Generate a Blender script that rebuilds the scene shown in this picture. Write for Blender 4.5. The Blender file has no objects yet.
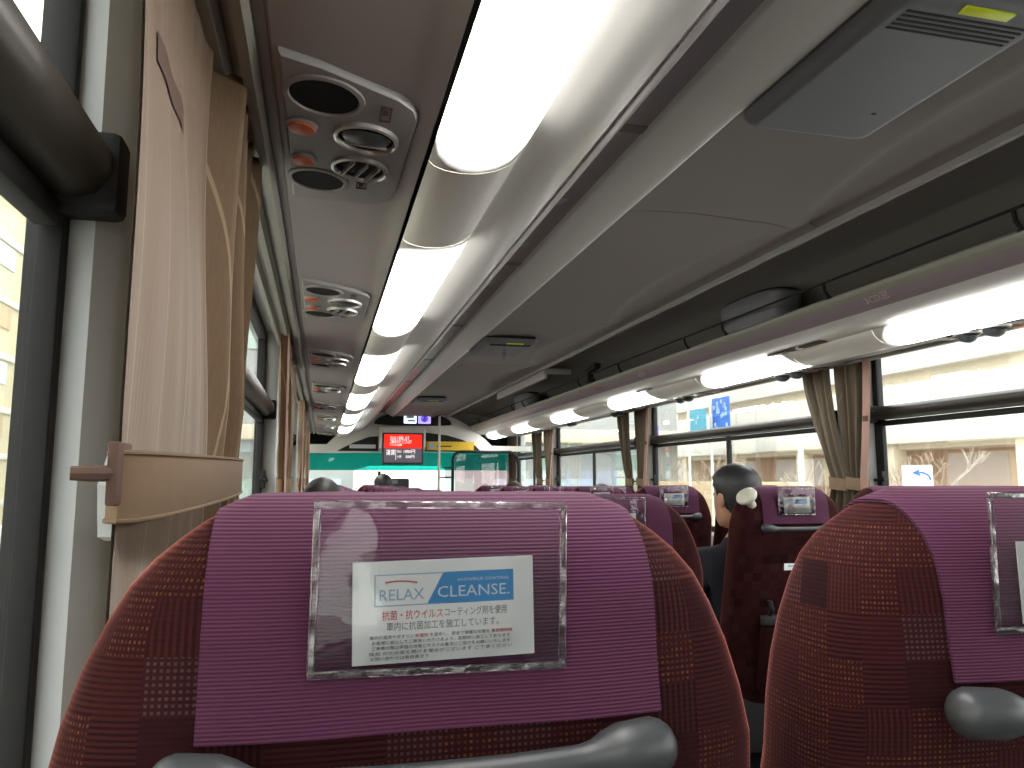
import bpy, bmesh, math, random
from mathutils import Vector, Matrix
from mathutils.bvhtree import BVHTree
C = bpy.context.scene.collection
S = bpy.context.scene
R = math.radians
ZC = 1.25                       # eye height above the bus floor

# ------------------------------------------------------------------ camera
cam = bpy.data.objects.new('camera', bpy.data.cameras.new('camera'))
C.objects.link(cam); S.camera = cam
cam.data.sensor_width = 36.0
cam.data.lens = 36.0 * 769.0 / 1024.0
cam.data.clip_start = 0.02; cam.data.clip_end = 400
cam.location = (0, 0, ZC)
cam.rotation_euler = (R(90 + 7.04), 0, R(-13.78))

# ------------------------------------------------------------------ world, light, exposure
w = bpy.data.worlds.new('sky'); S.world = w; w.use_nodes = True
wn = w.node_tree.nodes; wl = w.node_tree.links
wn.clear()
wo = wn.new('ShaderNodeOutputWorld'); wb = wn.new('ShaderNodeBackground')
tc = wn.new('ShaderNodeTexCoord'); sp = wn.new('ShaderNodeSeparateXYZ'); cr = wn.new('ShaderNodeValToRGB')
wl.new(tc.outputs['Generated'], sp.inputs[0]); wl.new(sp.outputs['Z'], cr.inputs[0])
cr.color_ramp.elements[0].position = 0.0; cr.color_ramp.elements[0].color = (0.86, 0.85, 0.82, 1)
cr.color_ramp.elements[1].position = 0.6; cr.color_ramp.elements[1].color = (0.96, 0.97, 0.96, 1)
wl.new(cr.outputs[0], wb.inputs['Color']); wb.inputs['Strength'].default_value = 4.3
wl.new(wb.outputs[0], wo.inputs[0])
LAMP = 11.0                      # emission of the saloon lamp tubes seen through their lenses
S.view_settings.view_transform = 'Standard'; S.view_settings.look = 'None'
S.view_settings.exposure = 0.58; S.view_settings.gamma = 1.0
S.view_settings.use_curve_mapping = False
S.cycles.max_bounces = 8; S.cycles.diffuse_bounces = 5; S.cycles.transparent_max_bounces = 24
S.cycles.caustics_reflective = False; S.cycles.caustics_refractive = False
S.cycles.use_denoising = True
S.cycles.sample_clamp_indirect = 4.0

# ------------------------------------------------------------------ materials
def nt(name):
    m = bpy.data.materials.new(name); m.use_nodes = True
    n = m.node_tree.nodes; l = m.node_tree.links
    return m, n, l, n['Principled BSDF']

def mat(name, col, rough=0.6, metal=0.0, noise=0.0, nscale=20.0, bump=0.0, coord='Object', emit=None, estr=0.0, sheen=0.0, coat=0.0):
    m, n, l, b = nt(name)
    b.inputs['Base Color'].default_value = (*col, 1)
    b.inputs['Roughness'].default_value = rough
    b.inputs['Metallic'].default_value = metal
    b.inputs['Sheen Weight'].default_value = sheen
    b.inputs['Coat Weight'].default_value = coat
    if emit:
        b.inputs['Emission Color'].default_value = (*emit, 1)
        b.inputs['Emission Strength'].default_value = estr
    t = n.new('ShaderNodeTexCoord'); x = n.new('ShaderNodeTexNoise')
    x.inputs['Scale'].default_value = nscale; x.inputs['Detail'].default_value = 4
    l.new(t.outputs[coord], x.inputs['Vector'])
    if noise > 0:
        mx = n.new('ShaderNodeMix'); mx.data_type = 'RGBA'
        mx.inputs[6].default_value = (*[c * (1 - noise) for c in col], 1)
        mx.inputs[7].default_value = (*[min(1, c * (1 + noise)) for c in col], 1)
        l.new(x.outputs['Fac'], mx.inputs[0]); l.new(mx.outputs[2], b.inputs['Base Color'])
    if bump > 0:
        bp = n.new('ShaderNodeBump'); bp.inputs['Strength'].default_value = bump; bp.inputs['Distance'].default_value = 0.002
        l.new(x.outputs['Fac'], bp.inputs['Height']); l.new(bp.outputs[0], b.inputs['Normal'])
    return m

def glass(name, tint=(1, 1, 1), refl=0.06, rough=0.0, bump=0.0, bscale=20, fmix=1.0):
    m = bpy.data.materials.new(name); m.use_nodes = True
    n = m.node_tree.nodes; l = m.node_tree.links; n.clear()
    o = n.new('ShaderNodeOutputMaterial'); mx = n.new('ShaderNodeMixShader')
    tr = n.new('ShaderNodeBsdfTransparent'); gl = n.new('ShaderNodeBsdfGlossy'); fr = n.new('ShaderNodeFresnel')
    fr.inputs['IOR'].default_value = 1.45
    tr.inputs[0].default_value = (*tint, 1); gl.inputs['Roughness'].default_value = rough
    ml = n.new('ShaderNodeMath'); ml.operation = 'MULTIPLY'; ml.inputs[1].default_value = fmix
    l.new(fr.outputs[0], ml.inputs[0]); l.new(ml.outputs[0], mx.inputs[0])
    l.new(tr.outputs[0], mx.inputs[1]); l.new(gl.outputs[0], mx.inputs[2]); l.new(mx.outputs[0], o.inputs[0])
    if bump:
        t = n.new('ShaderNodeTexCoord'); x = n.new('ShaderNodeTexNoise'); x.inputs['Scale'].default_value = bscale
        x.inputs['Detail'].default_value = 1.5
        bp = n.new('ShaderNodeBump'); bp.inputs['Strength'].default_value = bump; bp.inputs['Distance'].default_value = 0.025
        l.new(t.outputs['Object'], x.inputs['Vector']); l.new(x.outputs['Fac'], bp.inputs['Height'])
        l.new(bp.outputs[0], gl.inputs['Normal']); l.new(bp.outputs[0], fr.inputs['Normal'])
    return m

def moquette():
    """dark maroon woven pile: small squares of striped, dotted and plain weave (UV in metres)"""
    m, n, l, b = nt('maroon_moquette')
    uv = n.new('ShaderNodeUVMap'); sx = n.new('ShaderNodeSeparateXYZ'); l.new(uv.outputs[0], sx.inputs[0])
    def math_(op, a, bb=None, c=None):
        q = n.new('ShaderNodeMath'); q.operation = op
        for i, v in enumerate((a, bb, c)):
            if v is None: continue
            if isinstance(v, (int, float)): q.inputs[i].default_value = v
            else: l.new(v, q.inputs[i])
        return q.outputs[0]
    U_, V_ = sx.outputs[0], sx.outputs[1]
    # cell id in a 3.2 cm grid
    cu = math_('FLOOR', math_('MULTIPLY', U_, 31.0)); cv = math_('FLOOR', math_('MULTIPLY', V_, 33.0))
    cb = n.new('ShaderNodeCombineXYZ'); l.new(cu, cb.inputs[0]); l.new(cv, cb.inputs[1])
    wn_ = n.new('ShaderNodeTexWhiteNoise'); wn_.noise_dimensions = '2D'; l.new(cb.outputs[0], wn_.inputs[0])
    rnd = wn_.outputs['Value']
    chk = math_('MODULO', math_('ABSOLUTE', math_('ADD', cu, cv)), 2.0)
    # fine horizontal ribs
    rib = math_('PINGPONG', math_('MULTIPLY', V_, 640.0), 1.0)
    ribm = math_('GREATER_THAN', rib, 0.45)
    # dots
    du = math_('PINGPONG', math_('MULTIPLY', U_, 560.0), 1.0); dv = math_('PINGPONG', math_('MULTIPLY', V_, 560.0), 1.0)
    dots = math_('MULTIPLY', math_('GREATER_THAN', du, 0.52), math_('GREATER_THAN', dv, 0.52))
    no = n.new('ShaderNodeTexNoise'); no.inputs['Scale'].default_value = 160; no.inputs['Detail'].default_value = 3
    l.new(uv.outputs[0], no.inputs['Vector'])
    no2 = n.new('ShaderNodeTexNoise'); no2.inputs['Scale'].default_value = 14; l.new(uv.outputs[0], no2.inputs['Vector'])
    def mixc(f, a, bb):
        q = n.new('ShaderNodeMix'); q.data_type = 'RGBA'
        if isinstance(f, (int, float)): q.inputs[0].default_value = f
        else: l.new(f, q.inputs[0])
        for i, v in ((6, a), (7, bb)):
            if isinstance(v, tuple): q.inputs[i].default_value = (*v, 1)
            else: l.new(v, q.inputs[i])
        return q.outputs[2]
    base = mixc(chk, (0.006, 0.0015, 0.002), (0.018, 0.0038, 0.0042))
    striped = mixc(ribm, base, (0.050, 0.0105, 0.010))
    dotted = mixc(dots, (0.026, 0.006, 0.006), mixc(math_('GREATER_THAN', no.outputs['Fac'], 0.54), (0.085, 0.021, 0.016), (0.19, 0.070, 0.026)))
    dotgrey = mixc(dots, (0.03, 0.008, 0.010), (0.10, 0.05, 0.045))
    vrib = math_('GREATER_THAN', math_('PINGPONG', math_('MULTIPLY', U_, 500.0), 1.0), 0.5)
    vert = mixc(math_('MULTIPLY', vrib, no2.outputs['Fac']), base, (0.085, 0.022, 0.018))
    s0 = mixc(math_('GREATER_THAN', rnd, 0.12), base, vert)
    s1 = mixc(math_('GREATER_THAN', rnd, 0.36), s0, striped)
    s2 = mixc(math_('GREATER_THAN', rnd, 0.62), s1, dotted)
    s3 = mixc(math_('GREATER_THAN', rnd, 0.88), s2, dotgrey)
    fin = mixc(math_('MULTIPLY', math_('POWER', no.outputs['Fac'], 0.6), 0.75), s3, (0.025, 0.006, 0.008))
    l.new(fin, b.inputs['Base Color'])
    b.inputs['Roughness'].default_value = 0.95; b.inputs['Specular IOR Level'].default_value = 0.1
    b.inputs['Sheen Weight'].default_value = 0.55; b.inputs['Sheen Roughness'].default_value = 0.28
    b.inputs['Sheen Tint'].default_value = (0.95, 0.30, 0.25, 1)
    bp = n.new('ShaderNodeBump'); bp.inputs['Strength'].default_value = 0.22; bp.inputs['Distance'].default_value = 0.001
    l.new(rib, bp.inputs['Height']); l.new(bp.outputs[0], b.inputs['Normal'])
    return m

def cover_mat():
    """plum cloth with fine horizontal ribs"""
    m, n, l, b = nt('plum_ribbed_cloth')
    t = n.new('ShaderNodeTexCoord'); wv = n.new('ShaderNodeTexWave')
    wv.wave_type = 'BANDS'; wv.bands_direction = 'Z'; wv.inputs['Scale'].default_value = 150; wv.inputs['Distortion'].default_value = 0.35
    wv.inputs['Detail'].default_value = 1.0
    l.new(t.outputs['Object'], wv.inputs['Vector'])
    mx = n.new('ShaderNodeMix'); mx.data_type = 'RGBA'
    mx.inputs[6].default_value = (0.056, 0.013, 0.038, 1); mx.inputs[7].default_value = (0.080, 0.019, 0.053, 1)
    l.new(wv.outputs['Fac'], mx.inputs[0]); l.new(mx.outputs[2], b.inputs['Base Color'])
    b.inputs['Roughness'].default_value = 0.8; b.inputs['Sheen Weight'].default_value = 0.12
    b.inputs['Sheen Tint'].default_value = (1, 0.6, 0.8, 1); b.inputs['Specular IOR Level'].default_value = 0.2
    bp = n.new('ShaderNodeBump'); bp.inputs['Strength'].default_value = 0.5; bp.inputs['Distance'].default_value = 0.001
    l.new(wv.outputs['Fac'], bp.inputs['Height']); l.new(bp.outputs[0], b.inputs['Normal'])
    return m

def stripes(name, c1, c2, scale, axis='Z', rough=0.85, dist=3.0, sheen=0.2):
    m, n, l, b = nt(name)
    t = n.new('ShaderNodeTexCoord'); wv = n.new('ShaderNodeTexWave'); wv.bands_direction = axis
    wv.inputs['Scale'].default_value = scale; wv.inputs['Distortion'].default_value = dist; wv.inputs['Detail'].default_value = 2
    l.new(t.outputs['Object'], wv.inputs['Vector'])
    mx = n.new('ShaderNodeMix'); mx.data_type = 'RGBA'
    mx.inputs[6].default_value = (*c1, 1); mx.inputs[7].default_value = (*c2, 1)
    l.new(wv.outputs['Fac'], mx.inputs[0]); l.new(mx.outputs[2], b.inputs['Base Color'])
    b.inputs['Roughness'].default_value = rough; b.inputs['Sheen Weight'].default_value = sheen
    return m

def curtain_mat(name, c1, c2, c3):
    """woven tan curtain: fine vertical threads with long pale wavy lines"""
    m, n, l, b = nt(name)
    t = n.new('ShaderNodeTexCoord')
    mp = n.new('ShaderNodeMapping'); mp.inputs['Scale'].default_value = (60, 60, 3); l.new(t.outputs['Object'], mp.inputs[0])
    no = n.new('ShaderNodeTexNoise'); no.inputs['Scale'].default_value = 4; no.inputs['Detail'].default_value = 5; l.new(mp.outputs[0], no.inputs['Vector'])
    mx = n.new('ShaderNodeMix'); mx.data_type = 'RGBA'; mx.inputs[6].default_value = (*c1, 1); mx.inputs[7].default_value = (*c2, 1)
    l.new(no.outputs['Fac'], mx.inputs[0])
    uv = n.new('ShaderNodeUVMap'); sx = n.new('ShaderNodeSeparateXYZ'); l.new(uv.outputs[0], sx.inputs[0])
    def M(op, a, bb=None):
        q = n.new('ShaderNodeMath'); q.operation = op
        for i, v in enumerate((a, bb)):
            if v is None: continue
            if isinstance(v, (int, float)): q.inputs[i].default_value = v
            else: l.new(v, q.inputs[i])
        return q.outputs[0]
    # wandering line: |u - (k + a sin(v))| < w, repeated every 14 cm of cloth
    off = M('ADD', M('MULTIPLY', M('SINE', M('MULTIPLY', sx.outputs[1], 7.5)), 0.035), M('MULTIPLY', M('SINE', M('ADD', M('MULTIPLY', sx.outputs[1], 3.1), 1.0)), 0.02))
    uu = M('MODULO', M('ADD', M('ADD', sx.outputs[0], off), 10.0), 0.16)
    d = M('ABSOLUTE', M('SUBTRACT', uu, 0.08))
    ln = M('LESS_THAN', d, 0.0022)
    m2 = n.new('ShaderNodeMix'); m2.data_type = 'RGBA'; l.new(ln, m2.inputs[0]); l.new(mx.outputs[2], m2.inputs[6]); m2.inputs[7].default_value = (*c3, 1)
    l.new(m2.outputs[2], b.inputs['Base Color'])
    b.inputs['Roughness'].default_value = 0.75; b.inputs['Sheen Weight'].default_value = 0.3
    bp = n.new('ShaderNodeBump'); bp.inputs['Strength'].default_value = 0.25; bp.inputs['Distance'].default_value = 0.002
    l.new(no.outputs['Fac'], bp.inputs['Height']); l.new(bp.outputs[0], b.inputs['Normal'])
    return m

MQ = moquette()
COV = cover_mat()
MT = dict(
    handle=mat('grey_handle_plastic', (0.042, 0.045, 0.050), 0.42),
    cream=mat('cream_plastic', (0.62, 0.60, 0.52), 0.35),
    black=mat('black_plastic', (0.005, 0.005, 0.006), 0.75),
    rubber=mat('black_rubber', (0.006, 0.006, 0.007), 0.7),
    darkmetal=mat('bronze_grey_metal', (0.055, 0.051, 0.046), 0.34, 0.4),
    chrome=mat('satin_aluminium', (0.55, 0.55, 0.53), 0.25, 0.9),
    seatbase=mat('dark_grey_seat_base', (0.035, 0.037, 0.04), 0.5),
    ceiling=mat('warm_grey_lining', (0.215, 0.185, 0.172), 0.75, noise=0.05, nscale=3),
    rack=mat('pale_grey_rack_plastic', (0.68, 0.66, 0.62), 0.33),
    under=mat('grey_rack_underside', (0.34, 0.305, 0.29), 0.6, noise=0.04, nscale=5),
    strip_brightened=mat('brightened_roof_strip', (0.50, 0.47, 0.48), 0.3, noise=0.15, nscale=6),  # rack lining lightened by colour where it lies in shade
    purple=mat('rack_edge_purple_reflection', (0.30, 0.245, 0.275), 0.3),  # purple reflection on the right rack edge, put into its base colour
    nose=mat('grey_rack_nose', (0.40, 0.36, 0.37), 0.32),
    rackin=mat('dark_grey_rack_lining', (0.24, 0.23, 0.21), 0.8, noise=0.08, nscale=8),
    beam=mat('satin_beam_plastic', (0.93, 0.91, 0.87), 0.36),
    wall=mat('pale_grey_wall_lining', (0.50, 0.52, 0.52), 0.55, noise=0.04, nscale=6),
    track=mat('grey_green_track', (0.30, 0.295, 0.25), 0.5),
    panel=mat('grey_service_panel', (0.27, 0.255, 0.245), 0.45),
    panelrim=mat('light_grey_panel_rim', (0.34, 0.33, 0.315), 0.4),
    ring=mat('silver_vent_ring', (0.5, 0.49, 0.47), 0.3, 0.6),
    darkvent=mat('black_vent_inside', (0.003, 0.003, 0.005), 1.0),
    vane=mat('dark_vent_vane', (0.05, 0.055, 0.06), 0.35),
    orange=mat('orange_reading_lamp', (0.62, 0.13, 0.045), 0.4),
    unit=mat('grey_unit_plastic', (0.15, 0.15, 0.165), 0.55, noise=0.04, nscale=40),
    yellow=mat('yellow_green_tape', (0.72, 0.83, 0.02), 0.5),
    floor=mat('dark_floor_vinyl', (0.05, 0.05, 0.055), 0.6, noise=0.3, nscale=60),
    white=mat('white_card', (0.90, 0.92, 0.90), 0.5),
    whiteplate=mat('white_plate', (0.55, 0.56, 0.58), 0.5),
    blue=mat('card_blue', (0.03, 0.27, 0.62), 0.5),
    paleblue=mat('card_pale_blue', (0.36, 0.52, 0.66), 0.5),
    cardwhite=mat('card_lettering_white', (0.62, 0.72, 0.80), 0.5),
    red=mat('card_red', (0.62, 0.14, 0.15), 0.5),
    ink=mat('card_grey_ink', (0.30, 0.30, 0.29), 0.5),
    brown=mat('brown_strap', (0.085, 0.045, 0.032), 0.85, noise=0.15, nscale=90),
    pinktrim=mat('dusty_pink_trim', (0.36, 0.22, 0.18), 0.8),
    hair_dark=mat('black_hair', (0.014, 0.012, 0.011), 0.55, noise=0.5, nscale=120),
    hair_grey=mat('greying_hair', (0.022, 0.023, 0.027), 0.5, noise=0.6, nscale=90),
    hair_brown=mat('dark_brown_hair', (0.035, 0.02, 0.014), 0.55, noise=0.5, nscale=120),
    skin=mat('skin', (0.52, 0.28, 0.19), 0.55, noise=0.06, nscale=30),
    jacket=mat('dark_jacket_cloth', (0.010, 0.010, 0.018), 0.85, noise=0.2, nscale=50),
    jacket2=mat('grey_coat_cloth', (0.09, 0.09, 0.10), 0.85, noise=0.2, nscale=50),
    trousers=mat('dark_trousers_cloth', (0.03, 0.03, 0.035), 0.9),
)
MT['curtain'] = curtain_mat('tan_curtain_cloth', (0.105, 0.058, 0.026), (0.165, 0.095, 0.042), (0.28, 0.19, 0.11))
MT['curtain_backlit'] = curtain_mat('backlit_curtain_cloth', (0.075, 0.056, 0.034), (0.13, 0.098, 0.06), (0.15, 0.115, 0.075))  # darker cloth colour carries the backlit shade of the right curtains
MT['tie'] = mat('tan_tie_cloth', (0.14, 0.086, 0.046), 0.8, noise=0.1, nscale=60)
MT['tie2'] = mat('brown_tie_cloth', (0.20, 0.135, 0.08), 0.8, noise=0.1, nscale=60)
VINYL = glass('clear_vinyl', (0.97, 0.97, 0.98), rough=0.04, bump=0.55, bscale=11, fmix=1.7)
PANE = glass('clear_window_glass', (0.95, 0.97, 0.96), fmix=0.4)
SMOKE = glass('windshield_glass', (0.93, 0.97, 0.97), fmix=0.6)
TINT = glass('teal_sun_band', (0.09, 0.52, 0.47), fmix=0.5)

def lens_mat():
    """white lamp lens, glowing where its tube lies (UV.x runs 0..1 along the tube), fading at the tube's ends"""
    m, n, l, b = nt('lamp_lens')
    uv = n.new('ShaderNodeUVMap'); sx = n.new('ShaderNodeSeparateXYZ'); l.new(uv.outputs[0], sx.inputs[0])
    cr = n.new('ShaderNodeValToRGB'); e = cr.color_ramp.elements
    e[0].position = 0.0; e[0].color = (0.0, 0.0, 0.0, 1)
    e[1].position = 1.0; e[1].color = (1, 1, 1, 1)
    for p, v in ((0.015, 0.06), (0.045, 0.75), (0.09, 1.0)):
        q = e.new(p); q.color = (v, v, v, 1)
    def M(op, a, bb):
        q = n.new('ShaderNodeMath'); q.operation = op
        for i, v in enumerate((a, bb)):
            if isinstance(v, (int, float)): q.inputs[i].default_value = v
            else: l.new(v, q.inputs[i])
        return q.outputs[0]
    vv = M('SUBTRACT', sx.outputs[1], 0.5); v2 = M('MULTIPLY', M('MULTIPLY', vv, vv), 0.26)   # the tube's round end
    ed = M('SUBTRACT', M('MINIMUM', sx.outputs[0], M('SUBTRACT', 1.0, sx.outputs[0])), v2)
    l.new(ed, cr.inputs[0])
    ml = n.new('ShaderNodeMath'); ml.operation = 'MULTIPLY'; ml.inputs[1].default_value = LAMP
    l.new(cr.outputs[0], ml.inputs[0]); l.new(ml.outputs[0], b.inputs['Emission Strength'])
    b.inputs['Emission Color'].default_value = (1.0, 0.99, 0.95, 1)
    b.inputs['Base Color'].default_value = (0.72, 0.70, 0.66, 1); b.inputs['Roughness'].default_value = 0.3
    return m
MT['lens'] = lens_mat()
MT['dif'] = mat('white_lamp_cover', (0.84, 0.81, 0.76), 0.35)

# ------------------------------------------------------------------ mesh building
class MB:
    def __init__(s): s.v = []; s.f = []; s.mi = []; s.uv = []; s.mats = []; s.sm = []
    def m(s, mt):
        if mt not in s.mats: s.mats.append(mt)
        return s.mats.index(mt)
    def add(s, vs, fs, mt, uvs=None, smooth=True):
        o = len(s.v); s.v += [tuple(v) for v in vs]; k = s.m(mt)
        for i, f in enumerate(fs):
            s.f.append([o + a for a in f]); s.mi.append(k); s.sm.append(smooth)
            s.uv.append([uvs[a] for a in f] if uvs else [(0, 0)] * len(f))
        return s
    def box(s, x0, x1, y0, y1, z0, z1, mt, bev=0.0, seg=2, rot=None, at=None):
        bm = bmesh.new(); bmesh.ops.create_cube(bm, size=1.0)
        for v in bm.verts: v.co = Vector(((x0 + x1) / 2 + v.co.x * (x1 - x0), (y0 + y1) / 2 + v.co.y * (y1 - y0), (z0 + z1) / 2 + v.co.z * (z1 - z0)))
        if bev > 0: bmesh.ops.bevel(bm, geom=list(bm.edges), offset=bev, segments=seg, profile=0.5, affect='EDGES')
        return s.bm(bm, mt, rot, at, smooth=bev > 0)
    def bm(s, bm, mt, rot=None, at=None, smooth=True):
        M = Matrix.Identity(4)
        if rot: M = rot.to_4x4() if hasattr(rot, 'to_4x4') else rot
        if at: M = Matrix.Translation(at) @ M
        bm.verts.ensure_lookup_table()
        s.add([M @ v.co for v in bm.verts], [[v.index for v in f.verts] for f in bm.faces], mt, smooth=smooth)
        bm.free(); return s
    def loft(s, rings, mt, closed=True, cap=True, uvs=None):
        """rings: equal-length lists of points; closed around the ring"""
        n = len(rings[0]); vs = [p for r in rings for p in r]; fs = []
        for i in range(len(rings) - 1):
            for j in range(n if closed else n - 1):
                k = (j + 1) % n
                fs.append([i * n + j, i * n + k, (i + 1) * n + k, (i + 1) * n + j])
        s.add(vs, fs, mt, uvs)
        if cap and closed:
            s.add(rings[0][::-1], [list(range(n))], mt); s.add(rings[-1], [list(range(n))], mt)
        return s
    def tube(s, pts, r, mt, n=12, cap=True, round_ends=False):
        pts = [Vector(p) for p in pts]; rs = r if isinstance(r, (list, tuple)) else [r] * len(pts)
        rings = []; up = None
        for i, p in enumerate(pts):
            t = (pts[min(i + 1, len(pts) - 1)] - pts[max(i - 1, 0)]).normalized()
            if up is None:
                up = Vector((0, 0, 1)) if abs(t.z) < 0.9 else Vector((1, 0, 0))
            a = (up - t * up.dot(t)).normalized(); b = t.cross(a); up = a
            rings.append([p + (a * math.cos(q) + b * math.sin(q)) * rs[i] for q in [2 * math.pi * k / n for k in range(n)]])
        return s.loft(rings, mt, cap=cap)
    def lathe(s, prof, mt, n=24, M=None):
        """prof: (radius, height) pairs round the local z axis"""
        rings = [[Vector((r_ * math.cos(2 * math.pi * k / n), r_ * math.sin(2 * math.pi * k / n), h)) for k in range(n)] for r_, h in prof]
        if M is not None: rings = [[M @ p for p in r_] for r_ in rings]
        return s.loft(rings, mt)
    def extrude_y(s, prof, y0, y1, mt, thick=0.0, nrm=None):
        """open xz profile along y, thickened along its normals"""
        P = [Vector((x, 0, z)) for x, z in prof]
        if thick:
            N = []
            for i in range(len(P)):
                t = (P[min(i + 1, len(P) - 1)] - P[max(i - 1, 0)]).normalized(); N.append(Vector((-t.z, 0, t.x)))
            Q = [p + q * thick for p, q in zip(P, N)]
            ring = P + Q[::-1]
        else: ring = P
        return s.loft([[Vector((p.x, y, p.z)) for p in ring] for y in (y0, y1)], mt, cap=bool(thick), closed=bool(thick))
    def poly(s, outline, y0, y1, mt, axis='y', smooth=False):
        """solid prism of an outline (a,b); axis 'y': (x,z), 'z': (x,y), 'x': (y,z)"""
        def P(a, b, d): return {'y': (a, d, b), 'z': (a, b, d), 'x': (d, a, b)}[axis]
        n = len(outline)
        vs = [P(a, b, y0) for a, b in outline] + [P(a, b, y1) for a, b in outline]
        fs = [list(range(n))[::-1], list(range(n, 2 * n))] + [[i, (i + 1) % n, n + (i + 1) % n, n + i] for i in range(n)]
        return s.add(vs, fs, mt, smooth=smooth)
    def text(s, txt, size, mt, M, extrude=0.0003, align='CENTER', maxw=None):
        cu = bpy.data.curves.new('t', 'FONT'); cu.body = txt; cu.size = size; cu.extrude = extrude; cu.align_x = align; cu.align_y = 'CENTER'
        cu.resolution_u = 2
        o = bpy.data.objects.new('t', cu); C.objects.link(o)
        bpy.context.view_layer.update()
        me = o.evaluated_get(bpy.context.evaluated_depsgraph_get()).to_mesh()
        vs = [v.co.copy() for v in me.vertices]; fs = [list(p.vertices) for p in me.polygons]
        if vs and maxw:
            wd = max(v.x for v in vs) - min(v.x for v in vs)
            if wd > 0:
                k = maxw / wd
                for v in vs: v.x *= k
        s.add([M @ v for v in vs], fs, mt, smooth=False)
        o.to_mesh_clear(); bpy.data.objects.remove(o); bpy.data.curves.remove(cu)
        return s
    def build(s, name, parent=None, loc=(0, 0, 0), sharp=40):
        me = bpy.data.meshes.new(name); me.from_pydata(s.v, [], s.f)
        for m_ in s.mats: me.materials.append(m_)
        ul = me.uv_layers.new(name='UVMap')
        k = 0
        for p, mi, uv, sm in zip(me.polygons, s.mi, s.uv, s.sm):
            p.material_index = mi; p.use_smooth = sm
            for q in uv: ul.data[k].uv = q; k += 1
        bm = bmesh.new(); bm.from_mesh(me); bmesh.ops.recalc_face_normals(bm, faces=bm.faces); bm.to_mesh(me); bm.free()
        me.set_sharp_from_angle(angle=R(sharp))
        o = bpy.data.objects.new(name, me); C.objects.link(o)
        if parent: o.parent = parent
        o.location = loc
        return o

def tag(o, label=None, cat=None, group=None, kind=None):
    if label: o['label'] = label
    if cat: o['category'] = cat
    if group: o['group'] = group
    if kind: o['kind'] = kind
    return o
def thing(name, label, cat, loc=(0, 0, 0), rz=0, group=None):
    o = bpy.data.objects.new(name, None); C.objects.link(o); o.empty_display_size = 0.1
    o.location = loc; o.rotation_euler = (0, 0, rz)
    return tag(o, label, cat, group)
def struct(name, mb, parent=None):
    o = mb.build(name, parent)
    if not parent: o['kind'] = 'structure'
    return o
def kids(o): return [c for c in bpy.data.objects if c.parent == o]
def copy_tree(o, parent=None):
    c = o.copy(); C.objects.link(c)
    if parent: c.parent = parent
    for ch in kids(o): copy_tree(ch, c)
    return c
def P2(x, u): return (x, u + ZC)
XR = 2.23                         # left x -> right x is XR - x
def mir(pr): return [(XR - x, z) for x, z in pr]
Y0, Y1 = -2.0, 9.3                # saloon ends

# ------------------------------------------------------------------ bus shell
mb = MB(); mb.box(-0.36, XR + 0.36, Y0, 10.6, -0.05, 0.0, MT['floor']); struct('floor', mb)

PL = [0.845, 3.38, 5.9, 8.42]; PR = [0.64, 3.15, 5.62, 8.12]
def rr_rect(y0, y1, z0, z1, r=0.05, n=5):
    o = []
    for cy, cz, a0 in ((y1 - r, z1 - r, 0), (y0 + r, z1 - r, 90), (y0 + r, z0 + r, 180), (y1 - r, z0 + r, 270)):
        for k in range(n + 1):
            a = R(a0 + 90 * k / n); o.append((cy + r * math.cos(a), cz + r * math.sin(a)))
    return o
WZ0, WZ1 = ZC - 0.34, ZC + 0.60
def side_wall(side):
    """lining: lower panel, pillars and header. side -1 left, +1 right"""
    pil = PL if side < 0 else PR
    def X(x): return x if side < 0 else XR - x
    def bx(mb, xa, xb, *a, **k): mb.box(min(X(xa), X(xb)), max(X(xa), X(xb)), *a, **k)
    mb = MB()
    pr = [(-0.235, 0.0), (-0.235, 0.55), (-0.225, 0.72), (-0.205, 0.84), (-0.205, WZ0 - 0.02), (-0.225, WZ0)]
    ring = [Vector((X(x), 0, z)) for x, z in pr] + [Vector((X(-0.30), 0, WZ0)), Vector((X(-0.30), 0, 0))]
    mb.loft([[Vector((p.x, y, p.z)) for p in ring] for y in (Y0, 9.9)], MT['wall'])
    bx(mb, -0.30, -0.19, Y0, 9.9, WZ1, WZ1 + 0.40, MT['wall'])
    # pillars: a rounded bulging lining
    for y in pil + [Y0 + 0.06]:
        hw = 0.105; xi = 0.0
        if side < 0 and y == PL[0]: hw = 0.068; xi = -0.012
        rg = []
        for z, e in ((WZ0 - 0.01, 0.022), (WZ0 + 0.10, 0.004), (ZC + 0.30, 0.0), (WZ1, 0.006)):
            rg.append([Vector((X(a), b, z)) for a, b in ((-0.272, y - hw - e), (-0.215, y - hw - e), (-0.188 + xi, y - hw + 0.02 - e), (-0.175 + xi, y - 0.03), (-0.175 + xi, y + 0.03), (-0.188 + xi, y + hw - 0.02 + e), (-0.215, y + hw + e), (-0.272, y + hw + e))])
        mb.loft(rg, MT['wall'])
    struct('wall_left' if side < 0 else 'wall_right', mb)
side_wall(-1); side_wall(1)

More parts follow.
